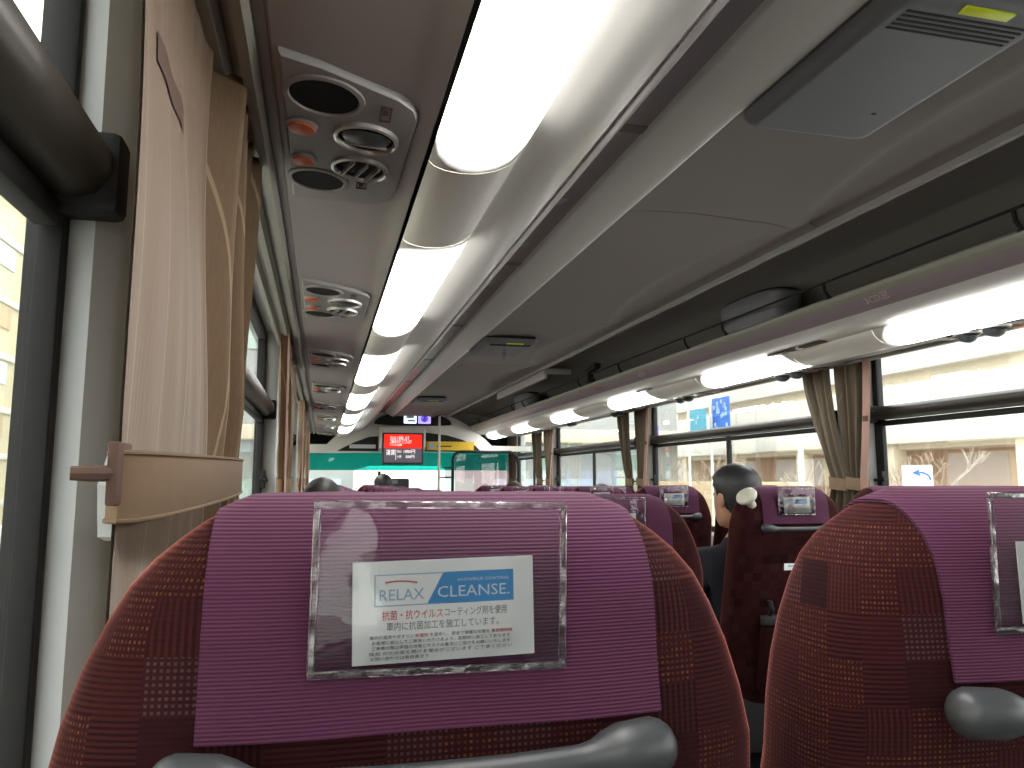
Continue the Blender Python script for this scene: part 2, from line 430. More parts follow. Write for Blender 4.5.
wnum = 0
def window(side, y0, y1, div=None, near=False):
    global wnum
    wnum += 1
    def X(x): return x if side < 0 else XR - x
    def bx(mb, xa, xb, *a, **k): mb.box(min(X(xa), X(xb)), max(X(xa), X(xb)), *a, **k)
    mb = MB(); t = 0.035 if not (side < 0 and y0 < 0) else 0.016; BAR = ZC + (0.283 if side < 0 else 0.297)
    bx(mb, -0.270, -0.235, y0, y1, WZ0, WZ0 + t, MT['rubber'], bev=0.006)
    bx(mb, -0.270, -0.235, y0, y1, WZ1 - t, WZ1, MT['rubber'], bev=0.006)
    bx(mb, -0.270, -0.235, y0, y0 + t, WZ0, WZ1, MT['rubber'], bev=0.006)
    bx(mb, -0.270, -0.235, y1 - t, y1, WZ0, WZ1, MT['rubber'], bev=0.006)
    f = mb.build('window_%d' % wnum); f['kind'] = 'structure'
    m2 = MB(); bx(m2, -0.259, -0.256, y0 + 0.01, y1 - 0.01, WZ0 + 0.01, WZ1 - 0.01, PANE); m2.build('glass_pane', f)
    m3 = MB()
    ring = [(-0.262, BAR - 0.030), (-0.228, BAR - 0.032), (-0.205, BAR - 0.024), (-0.194, BAR - 0.006), (-0.196, BAR + 0.014), (-0.212, BAR + 0.028), (-0.262, BAR + 0.031)]
    m3.loft([[Vector((X(a), y, b)) for a, b in ring] for y in (y0 + 0.02, y1 - 0.03)], MT['darkmetal'])
    bx(m3, -0.262, -0.188, y1 - 0.035, y1 + 0.004, BAR - 0.042, BAR + 0.036, MT['black'], bev=0.008)
    bx(m3, -0.262, -0.188, y0 - 0.004, y0 + 0.035, BAR - 0.042, BAR + 0.036, MT['black'], bev=0.008)
    m3.build('sash_rail', f)
    # sliding panes under the rail
    m4 = MB()
    if div: bx(m4, -0.262, -0.240, div - 0.016, div + 0.016, WZ0 + 0.02, BAR - 0.03, MT['black'], bev=0.003)
    sw = 0.022 if t > 0.02 else 0.010
    for q in (y0 + t - 0.005, y1 - t + 0.005 - sw): bx(m4, -0.258, -0.236, q, q + sw, WZ0 + 0.02, BAR - 0.03, MT['black'], bev=0.003)
    bx(m4, -0.258, -0.236, y0 + 0.03, y1 - 0.03, BAR - 0.058, BAR - 0.034, MT['black'], bev=0.003)
    m4.build('sliding_frame', f)
    # catch
    m5 = MB()
    for q in (() if side < 0 and y0 < 0 else (y1 - 0.055,)):
        bx(m5, -0.240, -0.215, q - 0.012, q + 0.022, ZC - 0.005, ZC + 0.012, MT['black'], bev=0.003)
        bx(m5, -0.222, -0.212, q - 0.02, q + 0.05, ZC - 0.010, ZC + 0.002, MT['black'], bev=0.003)
        bx(m5, -0.238, -0.218, q + 0.0, q + 0.012, ZC - 0.035, ZC + 0.035, MT['black'], bev=0.003)
    if m5.v: m5.build('catch', f)
    return f
def bays(pil): 
    e = [Y0 + 0.17] + pil + [9.85]
    h_ = lambda y: 0.068 if y == PL[0] else 0.105
    return [(e[i] + h_(e[i]), e[i + 1] - h_(e[i + 1])) for i in range(len(e) - 1)]
for i, (a, b) in enumerate(bays(PL)): window(-1, a, b, div=(a + b) / 2 if i != 0 else None)
for i, (a, b) in enumerate(bays(PR)): window(1, a, b, div=a + (b - a) * 0.5)

# ceiling: centre lining in sections with shadow gaps, sloping beams, rack roof
mb = MB()
cen = [(0.80, 0.735), (0.86, 0.742), (1.00, 0.747), (1.115, 0.748), (1.23, 0.745), (1.27, 0.738), (1.33, 0.742), (1.38, 0.752), (1.43, 0.750)]
seams = [Y0, 0.46, 1.92, 3.40, 4.86, 6.32, 7.8, Y1]
for a, b in zip(seams[:-1], seams[1:]):
    rings = []; ny = 18
    for k in range(ny + 1):
        q = k / ny; y = a + 0.002 + (b - a - 0.004) * q
        xb = 1.33 - 0.13 * math.sin(math.pi * q) ** 0.8
        cen = [(0.80, 0.735), (0.86, 0.742), (1.00, 0.747), (xb - 0.08, 0.745), (xb - 0.02, 0.739), (xb, 0.738), (xb + 0.015, 0.742), (xb + 0.05, 0.758), (1.40, 0.764), (1.43, 0.752)]
        rr = []
        for x, u in cen:
            bow = 0.0 if y < Y0 + 0.1 or y > Y1 - 0.1 else 0.10 * max(0, x - 1.05)
            rr.append(Vector((x, y + bow, u + ZC)))
        rr += [p + Vector((0, 0, 0.012)) for p in rr[::-1]]
        rings.append(rr)
    mb.loft(rings, MT['ceiling'])
# beams
bl = [(0.80, 0.735), (0.793, 0.733), (0.78, 0.737), (0.74, 0.760), (0.705, 0.780), (0.70, 0.79), (0.70, 0.83)]
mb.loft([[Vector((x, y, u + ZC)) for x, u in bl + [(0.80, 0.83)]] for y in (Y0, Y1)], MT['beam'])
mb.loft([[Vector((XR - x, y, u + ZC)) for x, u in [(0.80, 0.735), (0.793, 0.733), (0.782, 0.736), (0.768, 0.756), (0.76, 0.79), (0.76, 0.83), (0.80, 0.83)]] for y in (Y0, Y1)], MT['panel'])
# backing above
mb.box(-0.30, XR + 0.30, Y0, Y1, ZC + 0.87, ZC + 0.92, MT['rackin'])
mb.box(0.70, XR - 0.70, Y0, Y1, ZC + 0.80, ZC + 0.83, MT['rackin'])
mb.box(0.56, 0.70, Y0, Y1, ZC + 0.800, ZC + 0.806, MT['strip_brightened']); mb.box(XR - 0.70, XR - 0.56, Y0, Y1, ZC + 0.800, ZC + 0.806, MT['rackin'])
for y in (0.7, 1.55, 2.7, 3.9, 5.1, 6.3): mb.box(0.56, 0.70, y, y + 0.035, ZC + 0.797, ZC + 0.801, MT['track'])
# rack back linings, sloping from the roof down to the wall
rb = [(0.70, 0.815), (0.45, 0.80), (0.30, 0.77), (0.10, 0.70), (-0.10, 0.635), (-0.19, 0.60)]
for f in (lambda x: x, lambda x: XR - x):
    pr = [Vector((f(x), 0, u + ZC)) for x, u in rb]
    ring = pr + [p + Vector((0, 0, 0.01)) for p in pr[::-1]]
    mb.loft([[Vector((p.x, y, p.z)) for p in ring] for y in (Y0, Y1)], MT['rackin'])
struct('ceiling', mb)
mb = MB(); mb.box(-0.36, XR + 0.36, Y0 - 0.05, Y0, -0.05, ZC + 0.92, MT['wall']); struct('wall_back', mb)

# ------------------------------------------------------------------ luggage racks (with lamps, panels, rails)
A = (0.149, 0.500); B = (0.305, 0.537)
def rack(side):
    def F(x): return x if side < 0 else XR - x
    t = thing('luggage_rack', 'pale overhead luggage rack running the bus above the %s windows' % ('left-hand' if side < 0 else 'right-hand'), 'luggage rack')
    def prof(mb, pr, m_, th=0.0, y0=Y0, y1=Y1):
        ring = [Vector((F(x), 0, u + ZC)) for x, u in pr]
        mb.loft([[Vector((p.x, y, p.z)) for p in ring] for y in (y0, y1)], m_)
    # underside lining
    mb = MB()
    un = [(-0.075, 0.531), (0.0, 0.524), (0.10, 0.517), (0.125, 0.512), (0.140, 0.500), (0.149, 0.500), (0.149, 0.545), (-0.19, 0.562), (-0.19, 0.545), (-0.085, 0.545)]
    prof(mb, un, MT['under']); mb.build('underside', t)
    # cove and nose
    mb = MB()
    cv = [(0.305, 0.537), (0.312, 0.541), (0.345, 0.541), (0.39, 0.548), (0.425, 0.561), (0.442, 0.571), (0.442, 0.60), (0.305, 0.60)]
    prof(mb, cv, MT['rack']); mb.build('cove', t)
    mb = MB()
    if side < 0: ns = [(0.442, 0.566), (0.450, 0.568), (0.464, 0.580), (0.476, 0.592), (0.479, 0.599), (0.474, 0.604), (0.455, 0.606), (0.442, 0.603)]
    else: ns = [(0.442, 0.568), (0.452, 0.571), (0.468, 0.588), (0.482, 0.604), (0.470, 0.615), (0.455, 0.612), (0.442, 0.603)]
    prof(mb, ns, MT['nose'] if side < 0 else MT['purple']); mb.build('front_edge', t)
    if side > 0:
        mb = MB(); prof(mb, [(0.481, 0.603), (0.492, 0.614), (0.499, 0.622), (0.501, 0.632), (0.494, 0.640), (0.470, 0.640), (0.466, 0.612)], MT['track']); mb.build('top_rim', t)
    mb = MB(); prof(mb, [(0.442, 0.600), (0.442, 0.606), (-0.19, 0.612), (-0.19, 0.600)], MT['rackin']); mb.build('shelf', t)
    # curtain tracks in the corner
    mb = MB()
    for k in range(3):
        x0 = -0.095 - 0.036 * k; z0 = 0.530 + 0.006 * k
        prof(mb, [(x0, z0), (x0 - 0.008, z0 - 0.008), (x0 - 0.022, z0 - 0.006), (x0 - 0.024, z0 + 0.022), (x0, z0 + 0.03)], MT['track'])
    prof(mb, [(-0.08, 0.536), (-0.19, 0.552), (-0.20, 0.60), (-0.08, 0.56)], MT['panel'])
    mb.build('curtain_track', t)
    # guard rail
    mb = MB(); mb.tube([(F(0.520), Y0 + 0.1, ZC + 0.690), (F(0.520), Y1 - 0.1, ZC + 0.690)], 0.0045, MT['black'], n=8); mb.build('guard_rail', t)
    ys = [0.55, 1.55, 2.33, 3.05, 3.42, 4.3, 5.05, 5.85, 6.6, 7.0, 7.8, 8.6]
    for y in ys:
        mb = MB(); mb.tube([(F(0.520), y, ZC + 0.692), (F(0.514), y, ZC + 0.66), (F(0.49), y, ZC + 0.632)], 0.006, MT['black'], n=8)
        mb.box(min(F(0.48), F(0.50)), max(F(0.48), F(0.50)), y - 0.014, y + 0.014, ZC + 0.632, ZC + 0.643, MT['black'], bev=0.003)
        mb.build('rail_bracket', t)
    # joints in the cove every lamp pitch
    return t
rack(-1); rack(1)

# lamps: lit lens + plain cover between
LL = [(-1.30, -0.33), (0.13, 1.13), (1.60, 2.60), (3.06, 4.06), (4.52, 5.52), (5.98, 6.98), (7.44, 8.44)]
LR = [(-1.40, -0.60), (0.02, 0.86), (1.44, 2.33), (2.90, 3.70), (4.36, 5.08), (5.80, 6.48), (7.22, 7.92), (8.60, 9.15)]
def lamp_prof(F):
    pts = []
    for x, u in ((0.149, 0.500), (0.157, 0.492), (0.175, 0.486), (0.200, 0.483), (0.228, 0.485), (0.256, 0.492), (0.278, 0.503), (0.294, 0.518), (0.305, 0.537)):
        pts.append((F(x), u + ZC))
    return pts
for side, segs in ((-1, LL), (1, LR)):
    F = (lambda x: x) if side < 0 else (lambda x: XR - x)
    for i, (a, b) in enumerate(segs):
        nxt = segs[i + 1][0] if i + 1 < len(segs) else Y1
        if side < 0: lab = ['directly above and behind the camera', 'broadest, at the top of the photo', 'second in the left row', 'third in the left row', 'fourth in the left row', 'fifth in the left row', 'last of the left row, nearest the front'][i]
        else: lab = ['behind the camera over right seats', 'beside the camera over right seats', 'longest in view, at the right edge', 'above the nearest right curtains', 'above the second right curtains', 'fourth of the right row', 'fifth of the right row', 'last of the right row, nearest the front'][i]
        if i == 0 or (side > 0 and i == 1):
            lab2 = 'lit white ceiling lamp strip, ' + lab
        else: lab2 = 'lit strip lamp under the %s rack, %s' % ('left' if side < 0 else 'right', lab)
        t = thing('ceiling_lamp', lab2, 'ceiling lamp', (0, 0, 0), group='strip lamps under the %s rack' % ('left' if side < 0 else 'right'))
        pr = lamp_prof(F)
        ns = 24
        rings = []; uvs = []
        for k in range(ns + 1):
            y = a - 0.03 + (b - a + 0.06) * k / ns
            rings.append([Vector((x, y, z)) for x, z in pr] ); uvs += [(k / ns, j / 8) for j in range(9)]
        mb = MB(); mb.loft(rings, MT['lens'], closed=False, uvs=uvs); o = mb.build('lamp_lens', t)
        mb = MB()
        rings = [[Vector((x, y, z)) for x, z in pr] + [Vector((F(B[0]), y, ZC + 0.56)), Vector((F(A[0]), y, ZC + 0.56))] for y in (b + 0.032, nxt - 0.032)]
        mb.loft(rings, MT['dif'])
        mb.build('blank_cover', t)
        mb = MB()
        for y in (b + 0.030,):
            pass
        mb.box(min(F(0.141), F(0.149)), max(F(0.141), F(0.149)), a - 0.03, nxt - 0.03, ZC + 0.500, ZC + 0.51, MT['panelrim'])
        mb.build('lamp_gasket', t)

# ------------------------------------------------------------------ overhead service panels
def vent_panel(F, yc, label, group):
    hy = 0.265
    t = thing('service_panel', label, 'service panel', (0, yc, 0), group=group)
    xa, xb = -0.068, 0.118
    def zz(x): return ZC + 0.5305 + (x + 0.075) * (-0.080) - 0.001
    # outline: near edge slants, rounded inner corners
    nyy = 0.232
    out = [(xa, -nyy), (xa + 0.05, -nyy + 0.012), (xb - 0.03, -nyy + 0.060), (xb - 0.008, -nyy + 0.080), (xb, -nyy + 0.11), (xb - 0.004, hy - 0.10), (xb - 0.014, hy - 0.05), (xb - 0.04, hy - 0.02), (xa + 0.06, hy - 0.006), (xa, hy)]
    mb = MB()
    n = len(out); cx = sum(p[0] for p in out) / n; cy = sum(p[1] for p in out) / n
    def ring(k, dz): return [Vector((F(cx + (x - cx) * k), cy + (y - cy) * (1 - (1 - k) * 0.5), zz(cx + (x - cx) * k) + dz)) for x, y in out]
    mb.loft([ring(1.0, 0.004), ring(1.0, -0.004), ring(0.97, -0.009)], MT['panelrim'], cap=False)
    mb.add(ring(0.97, -0.009), [list(range(n))], MT['panel'])
    mb.build('panel_plate', t)
    def disc(name, x, y, r, mats, kind):
        mb = MB(); tilt = Matrix.Rotation(math.atan(0.080) * (1 if F(1) > F(0) else -1), 4, 'Y')
        M = Matrix.Translation((F(x), y, zz(x) - 0.009)) @ tilt
        if kind == 'speaker':
            mb.lathe([(r * 1.16, 0.001), (r * 1.14, -0.003), (r * 1.0, -0.004), (r * 0.97, 0.0)], MT['panelrim'] if mats else MT['panel'], M=M)
            mb.lathe([(r * 0.97, -0.001), (r * 0.6, 0.0005), (r * 0.1, 0.001)], MT['darkvent'], M=M)
        elif kind == 'button':
            mb.lathe([(r * 1.12, 0.001), (r * 1.1, -0.004), (r, -0.005)], MT['panelrim'], M=M)
            mb.lathe([(r * 0.98, -0.005), (r * 0.9, -0.008), (r * 0.5, -0.010), (r * 0.1, -0.0105)], MT['orange'], M=M)
        else:
            mb.lathe([(r * 1.18, 0.001), (r * 1.16, -0.006), (r * 1.06, -0.008), (r * 0.98, -0.004), (r * 0.98, 0.0)], MT['ring'], M=M)
            mb.lathe([(r * 0.98, -0.001), (r * 0.1, -0.0008)], MT['darkvent'], M=M)
        o = mb.build(name, t)
        if kind in ('ball', 'louvre'):
            m2 = MB()
            if kind == 'ball' or F(1) < F(0):
                if F(1) < F(0): m2.lathe([(r * 0.9, -0.002), (r * 0.8, -0.022), (r * 0.5, -0.034), (r * 0.1, -0.036)], MT['vane'], M=M @ Matrix.Rotation(R(24), 4, 'X'))
                m2.lathe([(r * 0.9, -0.001), (r * 0.80, -0.006), (r * 0.55, -0.010), (r * 0.1, -0.012)], MT['vane'], M=M @ Matrix.Rotation(R(10), 4, 'X'))
                for q in (0.15,):
                    m2.box(-r * 0.75, r * 0.75, q * r - 0.001, q * r + 0.001, -0.0125, -0.008, MT['ring'], rot=M)
            else:
                for q in (-0.5, 0.05, 0.55):
                    m2.box(q * r - 0.0016, q * r + 0.0016, -r * 0.78, r * 0.78, -0.010, -0.002, MT['ring'], rot=M @ Matrix.Rotation(R(18), 4, 'Z'))
            m2.build('vane', o)
        return o
    disc('reading_lamp', -0.012, -0.145, 0.048, 0, 'speaker')
    disc('call_button', -0.044, -0.045, 0.021, 0, 'button')
    disc('air_nozzle', 0.050, -0.040, 0.042, 0, 'ball')
    disc('air_nozzle', 0.046, 0.078, 0.040, 0, 'louvre')
    disc('call_button', -0.044, 0.075, 0.018, 0, 'button')
    disc('reading_lamp', -0.022, 0.160, 0.045, 0, 'speaker')
    for (x, y, a, b) in ((0.072, -0.125, 0.008, 0.022), (0.052, 0.155, 0.009, 0.014)):
        mb = MB(); z = zz(x) - 0.009
        for (x0, x1, y0, y1) in ((x - a, x + a, y - b, y - b + 0.003), (x - a, x + a, y + b - 0.003, y + b), (x - a, x - a + 0.002, y - b, y + b), (x + a - 0.002, x + a, y - b, y + b), (x - a * 0.5, x + a * 0.5, y - 0.0015, y + 0.0015), (x - a * 0.5, x + a * 0.5, y - b * 0.5, y - b * 0.5 + 0.002)):
            mb.box(min(F(x0), F(x1)), max(F(x0), F(x1)), y0, y1, z - 0.0015, z + 0.001, MT['brown'])
        mb.build('seat_symbol', t)
    return t
pw = ['second', 'third', 'fourth', 'fifth', 'sixth', 'seventh', 'eighth']
for i in range(8):
    lab = 'large grey panel with two round air nozzles and orange buttons above the near left window' if i == 0 else 'grey panel of air nozzles and orange buttons, %s from the near left' % pw[i - 1]
    vent_panel(lambda x: x, 1.165 + 1.12 * i, lab, 'service panels under the left rack')
for i in range(6):
    lab = 'grey nozzle panel under the right rack at the right edge of the photo' if i == 0 else 'grey nozzle panel under the right rack, %s from the near right' % pw[i - 1]
    vent_panel(lambda x: XR - x, 2.12 + 1.12 * i, lab, 'service panels under the right rack')

# ------------------------------------------------------------------ ceiling units
def unit(yc, label):
    t = thing('ceiling_unit', label, 'ceiling unit', (0, yc, 0), group='grey units on the centre ceiling')
    x0, x1, hy = 0.80, 1.085, 0.225
    zt = ZC + 0.738; zb = ZC + 0.700
    mb = MB(); mb.box(x0 + 0.012, x1 - 0.012, -hy + 0.012, hy - 0.012, zt - 0.012, zt + 0.006, MT['black'], bev=0.004); mb.build('backing_plate', t)
    mb = MB()
    def rg(ins, z, rr):
        o = rr_rect(x0 + ins, x1 - ins, -hy + ins, hy - ins, rr, 4)
        return [Vector((a, b, z)) for a, b in o]
    mb.loft([rg(0.0, zt - 0.010, 0.02), rg(0.0, zt - 0.016, 0.02), rg(0.006, zb + 0.008, 0.02), rg(0.014, zb + 0.001, 0.02), rg(0.022, zb, 0.02)], MT['unit'])
    mb.build('housing', t)
    mb = MB()
    for k in range(5): mb.box(x0 + 0.035, x1 - 0.03, -hy + 0.030 + k * 0.011, -hy + 0.034 + k * 0.011, zb - 0.0012, zb + 0.002, MT['black'])
    mb.build('slot', t)
    mb = MB(); mb.box(x0 + 0.115, x0 + 0.205, -hy + 0.002, -hy + 0.021, zb - 0.001, zb + 0.003, MT['yellow'], bev=0.001); mb.build('tape', t)
    mb = MB(); mb.box(x1 - 0.075, x1 - 0.066, 0.10, 0.106, zb - 0.001, zb + 0.001, MT['black']); mb.build('pinhole', t)
unit(1.10, 'large grey slotted ceiling unit with yellow-green tape, near the top right')
unit(4.06, 'smaller-looking grey ceiling unit halfway along the bus')
unit(7.10, 'grey ceiling unit farthest forward, just behind the front screen')

# ------------------------------------------------------------------ seats
CR = 1.235     # crown height of a seat above its base
def body_w(d):
    T = [(-1, .10), (0, .112), (.012, .138), (.03, .162), (.055, .183), (.10, .203), (.145, .216), (.18, .217), (.30, .222), (.5, .223), (2, .223)]
    for (a, wa), (b, wb_) in zip(T[:-1], T[1:]):
        if a <= d <= b: return wa + (wb_ - wa) * (d - a) / (b - a)
    return .226
def rear_y(z):      # rear face, y grows forward; top leans back (towards -y) below the crown
    return max(0.0, (1.06 - z)) * 0.22 - 0.0 + (0.0 if z < 1.06 else (z - 1.06) * 0.02)
def backrest(mq):
    mb = MB(); rings = []; uvs = []; n = 48
    zs = [0.46, 0.48, 0.52, 0.6, 0.7, 0.8, 0.88, 0.95, 1.0, 1.04, 1.08, 1.11, 1.14, 1.165, 1.185, 1.20, 1.212, 1.222, 1.229, 1.234, CR]
    for z in zs:
        d = CR - z; wd = body_w(d)
        th = 0.135
        k = 1.0
        if d < 0.065: k = math.sqrt(max(0.0, 1 - ((0.065 - d) / 0.065) ** 2)); k = max(k, 0.06)
        if d == 0: wd = 0.10; k = 0.04
        hy = th / 2 * k; yc = rear_y(z) + th / 2
        ring = []
        for j in range(n):
            a = 2 * math.pi * j / n; c, s_ = math.cos(a), math.sin(a); e = 2 / 3.8
            ring.append(Vector((wd * math.copysign(abs(c) ** e, c), yc + hy * math.copysign(abs(s_) ** (2 / 3.8), s_), z)))
        rings.append(ring)
        per = 0; pu = [0]
        for j in range(1, n): per += (ring[j] - ring[j - 1]).length; pu.append(per)
        uvs += [(p, z) for p in pu]
    uvs = [(p.x + math.copysign(1, p.x) * max(0, p.y - rear_y(p.z) - 0.012), p.z) for rg in rings for p in rg]
    mb.loft(rings, mq, cap=False, uvs=uvs)
    mb.add(rings[-1], [list(range(n))], mq, [(p.x, p.z + p.y) for p in rings[-1]])
    mb.add(rings[0], [list(range(n))], mq, [(p.x, p.y) for p in rings[0]])
    return mb
def bvh_of(o):
    me = o.data; return BVHTree.FromPolygons([v.co for v in me.vertices], [list(p.vertices) for p in me.polygons])
def drape(bvh, hw, z_bot_r, z_bot_f, off, mt, thick=0.0025, seed=0):
    """cloth laid over the crown: columns across x, path from rear bottom over the top to the front"""
    mb = MB(); yc = 0.07; zc = CR - 0.066
    path = []
    nz = 12
    for k in range(nz): path.append(('r', z_bot_r + (zc - z_bot_r) * k / nz))
    na = 16
    for k in range(na + 1): path.append(('a', math.pi * k / na))
    for k in range(1, 8): path.append(('f', zc + (z_bot_f - zc) * k / 7))
    nx = 28; outer = []; inner = []; rnd = random.Random(seed)
    ph = rnd.random() * 6
    for i in range(nx + 1):
        x = -hw + 2 * hw * i / nx; col = []; coli = []
        for j, (kind, v) in enumerate(path):
            if kind == 'r': o = Vector((x, -0.5, v)); d = Vector((0, 1, 0))
            elif kind == 'f': o = Vector((x, 0.8, v)); d = Vector((0, -1, 0))
            else:
                dr = Vector((0, -math.cos(v), math.sin(v))); o = Vector((x, yc, zc)) + dr * 0.4; d = -dr
            h, nr, _, _ = bvh.ray_cast(o, d)
            if h is None:
                h = Vector((x, yc, zc)) - d * 0.04; nr = -d
            fl = 0.0
            if kind == 'r': fl = 0.004 * (1 - (v - z_bot_r) / (zc - z_bot_r)) ** 2 + 0.0012 * math.sin(x * 38 + ph + v * 20)
            nn = (-d * 0.8 + nr * 0.2).normalized()
            p = h + nn * (off + max(0, fl)); q = h + nn * max(0.0008, off + fl - thick)
            sx = 1.0
            col.append(p); coli.append(q)
        outer.append(col); inner.append(coli)
    rings = [o_ + i_[::-1] for o_, i_ in zip(outer, inner)]
    mb.loft(rings, mt)
    return mb, outer, path

def fseat_text(mb, M): pass
def card_mesh(detail):
    """card 105 x 62 mm, in its own xz plane facing -y, origin at its centre"""
    mb = MB(); W_, H_ = 0.104, 0.062
    mb.box(-W_ / 2, W_ / 2, -0.0004, 0.0004, -H_ / 2, H_ / 2, MT['white'])
    yb = -0.0007
    def q(x0, x1, z0, z1, m_, y=yb): mb.box(x0, x1, y - 0.0002, y + 0.0002, z0, z1, m_)
    l, r = -0.040, 0.040
    # outline of the blue box
    zt, zb_ = 0.023, 0.0035
    t = 0.0006
    q(l, 0.0, zb_, zb_ + t, MT['paleblue']); q(l, 0.0, zt - t, zt, MT['paleblue']); q(l, l + t, zb_, zt, MT['paleblue'])
    mb.poly([(-0.0105, zb_), (r, zb_), (r, zt), (-0.001, zt)], yb - 0.0002, yb + 0.0002, MT['blue'])
    if not detail: 
        q(l + 0.006, r - 0.004, -0.004, -0.001, MT['red']); q(l, r, -0.020, -0.018, MT['ink']); q(l, r, -0.014, -0.012, MT['ink']); return mb
    M = Matrix.Rotation(R(90), 4, 'X')
    def tx(s_, size, x, z, m_, maxw, al='CENTER'):
        mb.text(s_, size, m_, Matrix.Translation((x, yb - 0.0004, z)) @ M, 0.0001, al, maxw)
    tx('CLEANSE.', 0.0098, 0.0165, 0.0105, MT['cardwhite'], 0.042)
    tx('RELAX', 0.0098, -0.0250, 0.0100, MT['paleblue'], 0.025)
    tx('ANTIVIRUS COATING', 0.0026, 0.022, 0.0178, MT['cardwhite'], 0.030)
    # red arc over the left word
    pts = [(-0.034 + 0.018 * k / 10, yb - 0.0004, 0.0165 + 0.0022 * math.sin(math.pi * (0.25 + 0.62 * k / 10))) for k in range(11)]
    mb.tube(pts, 0.0005, MT['red'], n=6)
    tx('抗菌・抗ウイルス', 0.0062, -0.0185, -0.0025, MT['red'], 0.034)
    tx('コーティング剤を使用', 0.0058, 0.0175, -0.0022, MT['ink'], 0.036)
    tx('車内に抗菌加工を施工しています。', 0.0056, 0.0, -0.0092, MT['ink'], 0.064)
    rows = [(-0.0152, ['車内の座席や手すりに', '抗菌剤', 'を塗布し、安全で快適な空間を', '長期間持続']),
            (-0.0184, ['お客様に安心してご乗車いただけるよう、定期的に施工しております']),
            (-0.0216, ['ご乗車の際は手指の消毒とマスクの着用にご協力をお願いいたします']),
            (-0.0248, ['換気', 'のため窓を開ける場合がございます', 'ご了承ください']),
            (-0.0278, ['お問い合わせは乗務員まで'])]
    for z, parts in rows:
        full = sum(len(p) for p in parts); wtot = 0.082 if full > 20 else 0.034
        x = -0.043
        for i, p in enumerate(parts):
            wd = wtot * len(p) / full
            tx(p, 0.0024, x + wd / 2, z, MT['red'] if (len(parts) == 4 and i in (1, 3)) else MT['ink'], wd * 0.96)
            x += wd
    return mb

def pocket_mesh():
    """clear vinyl pocket 147 x 100 mm facing -y with a welted rim"""
    mb = MB(); W_, H_ = 0.147, 0.096; nx, nz = 24, 16; g = []
    for i in range(nx + 1):
        for j in range(nz + 1):
            x = -W_ / 2 + W_ * i / nx; z = -H_ / 2 + H_ * j / nz
            ex = min(i, nx - i) / nx * 4; ez = min(j, nz - j) / nz * 4
            b = 0.004 * min(1, ex) * min(1, ez)
            y = -0.0012 - b + 0.0007 * math.sin(x * 70 + z * 30) * min(1, ex) * min(1, ez) + 0.0006 * math.sin(z * 95 - x * 25) * min(1, ex)
            g.append(Vector((x, y, z)))
    fs = [[i * (nz + 1) + j, (i + 1) * (nz + 1) + j, (i + 1) * (nz + 1) + j + 1, i * (nz + 1) + j + 1] for i in range(nx) for j in range(nz)]
    mb.add(g, fs, VINYL)
    return mb
WELT = glass('vinyl_welt', (0.82, 0.78, 0.80), rough=0.32, bump=0.4, bscale=60, fmix=3.2)
def welt_mesh():
    mb = MB(); W_, H_ = 0.147, 0.096; t = 0.0042
    for (x0, x1, z0, z1) in ((-W_ / 2, W_ / 2, -H_ / 2, -H_ / 2 + t), (-W_ / 2, W_ / 2, H_ / 2 - t, H_ / 2), (-W_ / 2, -W_ / 2 + t, -H_ / 2 + t, H_ / 2 - t), (W_ / 2 - t, W_ / 2, -H_ / 2 + t, H_ / 2 - t)):
        mb.box(x0, x1, -0.0035, -0.0005, z0, z1, WELT, bev=0.0008, seg=1)
    return mb

